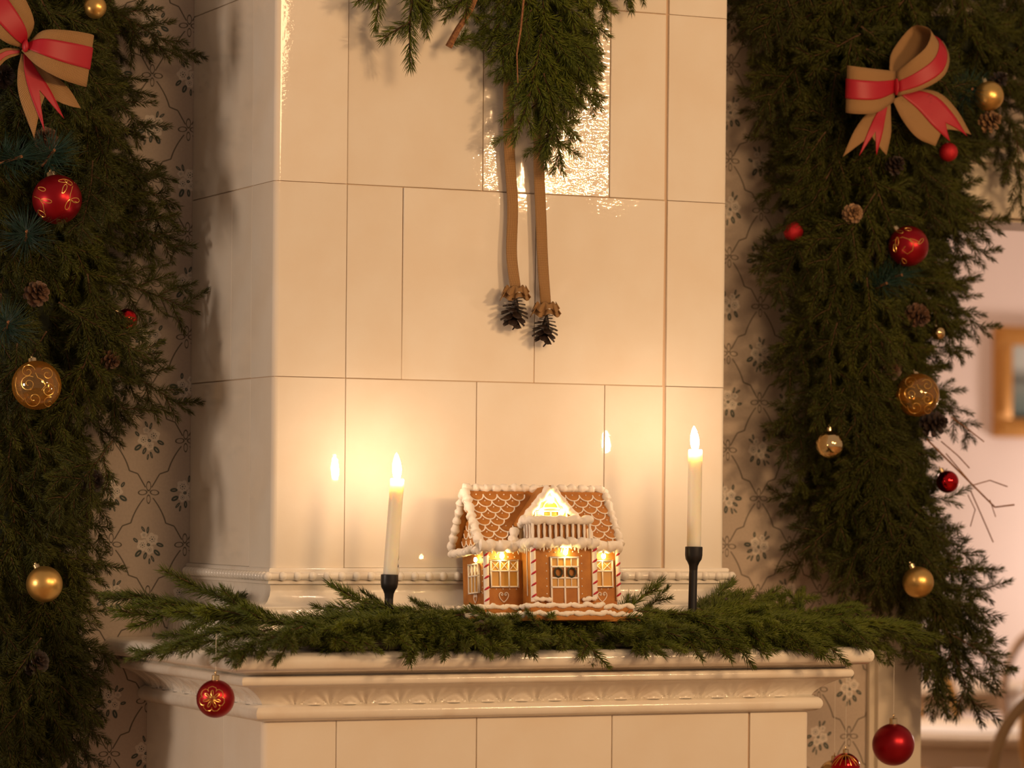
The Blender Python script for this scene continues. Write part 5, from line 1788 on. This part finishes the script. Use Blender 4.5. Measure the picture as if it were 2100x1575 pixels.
def hoop_chair(u, depth_, rz, m, label, top=0.98, wd=0.42):
    root = empty('bentwood_chair', on_floor(u, depth_))
    root.rotation_euler = (0, 0, rz)
    tag(root, label, 'chair', 'bentwood chairs in the dining room')
    r = 0.017
    hw = wd / 2
    pts = [(-hw * 0.8, 0, 0.45), (-hw * 0.97, 0.02, 0.62)] + [(-hw * math.cos(PI * i / 14), 0.05 + 0.02 * math.sin(PI * i / 14), 0.74 + (top - 0.74) * math.sin(PI * i / 14)) for i in range(15)] + [(hw * 0.97, 0.02, 0.62), (hw * 0.8, 0, 0.45)]
    MB().tube([tuple(p) for p in catmull(pts, 50)], r, 10).build('back_hoop', m, root)
    pts = [(-hw * 0.45, 0, 0.45)] + [(-hw * 0.5 * math.cos(PI * i / 10), 0.04, 0.66 + 0.17 * math.sin(PI * i / 10)) for i in range(11)] + [(hw * 0.45, 0, 0.45)]
    MB().tube([tuple(p) for p in catmull(pts, 40)], r * 0.8, 8).build('inner_hoop', m, root)
    MB().lathe([(0.01, 0.44), (0.20, 0.44), (0.208, 0.45), (0.208, 0.468), (0.18, 0.472), (0.01, 0.470)], 28, (0, 0, 1), (0, -0.20, 0)).build('seat', m, root)
    for (x, y) in ((-0.15, -0.34), (0.15, -0.34), (-0.16, -0.03), (0.16, -0.03)):
        MB().tube([(x, y, 0.445), (x * 1.08, y, 0.25), (x * 1.2, y + (0.05 if y > -0.1 else -0.03), 0.0)], [0.016, 0.015, 0.012], 8).build('leg', m, root)
    MB().tube([(0.145 * math.cos(2 * PI * i / 24), -0.19 + 0.145 * math.sin(2 * PI * i / 24), 0.24) for i in range(24)], 0.008, 6, close=True).build('leg_ring', m, root)
    return root


hoop_chair(2212, 8.55, -0.45, M['wood'], 'grey brown bentwood chair nearest the doorway at the right border', 1.0)
hoop_chair(2195, 9.9, 0.6, M['wood2'], 'golden bentwood chair behind the nearest chair at the right border', 1.0)
hoop_chair(2165, 12.3, 0.2, M['wood3'], 'brown bentwood chair farthest back at the right border', 1.0)
hoop_chair(1835, 11.3, -0.9, M['wood2'], 'pale bentwood chair behind the spruce right of the door casing', 0.96)


def table(u, depth_, R, label, apron=0.07):
    root = empty('dining_table', on_floor(u, depth_))
    tag(root, label, 'table', 'cream tables in the dining room')
    MB().lathe([(0.01, 0.722), (R - 0.008, 0.722), (R, 0.730), (R, 0.742), (R - 0.006, 0.750), (0.01, 0.750)], 64).build('table_top', M['table'], root)
    MB().lathe([(R - 0.07, 0.722 - apron), (R - 0.05, 0.722 - apron), (R - 0.05, 0.722), (R - 0.07, 0.722)], 64).build('apron', M['table'], root)
    for k in range(4):
        a = PI / 4 + k * PI / 2
        x, y = (R - 0.1) * math.cos(a), (R - 0.1) * math.sin(a)
        MB().tube([(x, y, 0.70), (x, y, 0.35), (x * 1.02, y * 1.02, 0.0)], [0.028, 0.024, 0.018], 10).build('leg', M['table'], root)
    return root


table(1985, 10.6, 0.50, 'nearer round cream table seen through the doorway')
table(1880, 13.4, 0.48, 'farther round cream table seen through the doorway')
pl = on_floor(1985, 10.5)
tag(MB().lathe([(0.01, 0.7505), (0.20, 0.7505), (0.205, 0.752), (0.205, 0.7535), (0.01, 0.7535)], 40).build('table_mat', M['plate'], None, (pl.x, pl.y, 0)), 'round white mat on the nearer cream table', 'table mat')
# picture on the far wall
a, c = at(2042, 668, 7.97), at(2030, 896, 7.97)
fx, fz1, fz0 = a.x, a.z, c.z
fr = empty('framed_picture', (fx, 7.999, fz0))
tag(fr, 'gilt framed seascape on the dining room wall', 'picture')
FW_, FH_, B_ = 0.62, fz1 - fz0, 0.085
for (x0, x1, z0, z1) in ((0, FW_, 0, B_), (0, FW_, FH_ - B_, FH_), (0, B_, B_, FH_ - B_), (FW_ - B_, FW_, B_, FH_ - B_)):
    MB().box((x0, -0.045, z0), (x1, -0.001, z1)).box((x0 + 0.02, -0.06, z0 + 0.02), (x1 - 0.02, -0.045, z1 - 0.02)).build('frame_bar', M['frame'], fr, bevel=0.006)
MB().box((B_ - 0.005, -0.02, B_ - 0.005), (FW_ - B_ + 0.005, -0.005, FH_ - B_ + 0.005)).build('canvas', M['canvas'], fr, smooth=False)
n_, l_, b_ = nodes_of(M['canvas'])
tc_ = n_.new('ShaderNodeTexCoord')
sp_ = n_.new('ShaderNodeSeparateXYZ')
l_.new(tc_.outputs['Generated'], sp_.inputs[0])
rp_ = n_.new('ShaderNodeValToRGB')
els = rp_.color_ramp.elements
els[0].position, els[0].color = 0.0, (0.05, 0.07, 0.06, 1)
els[1].position, els[1].color = 1.0, (0.40, 0.42, 0.38, 1)
for (p, c) in ((0.25, (0.10, 0.13, 0.11)), (0.45, (0.16, 0.17, 0.14)), (0.52, (0.06, 0.06, 0.045)), (0.62, (0.20, 0.20, 0.17)), (0.72, (0.38, 0.39, 0.35))):
    e_ = els.new(p)
    e_.color = (*c, 1)
l_.new(sp_.outputs[2], rp_.inputs['Fac'])
l_.new(rp_.outputs['Color'], b_.inputs['Base Color'])
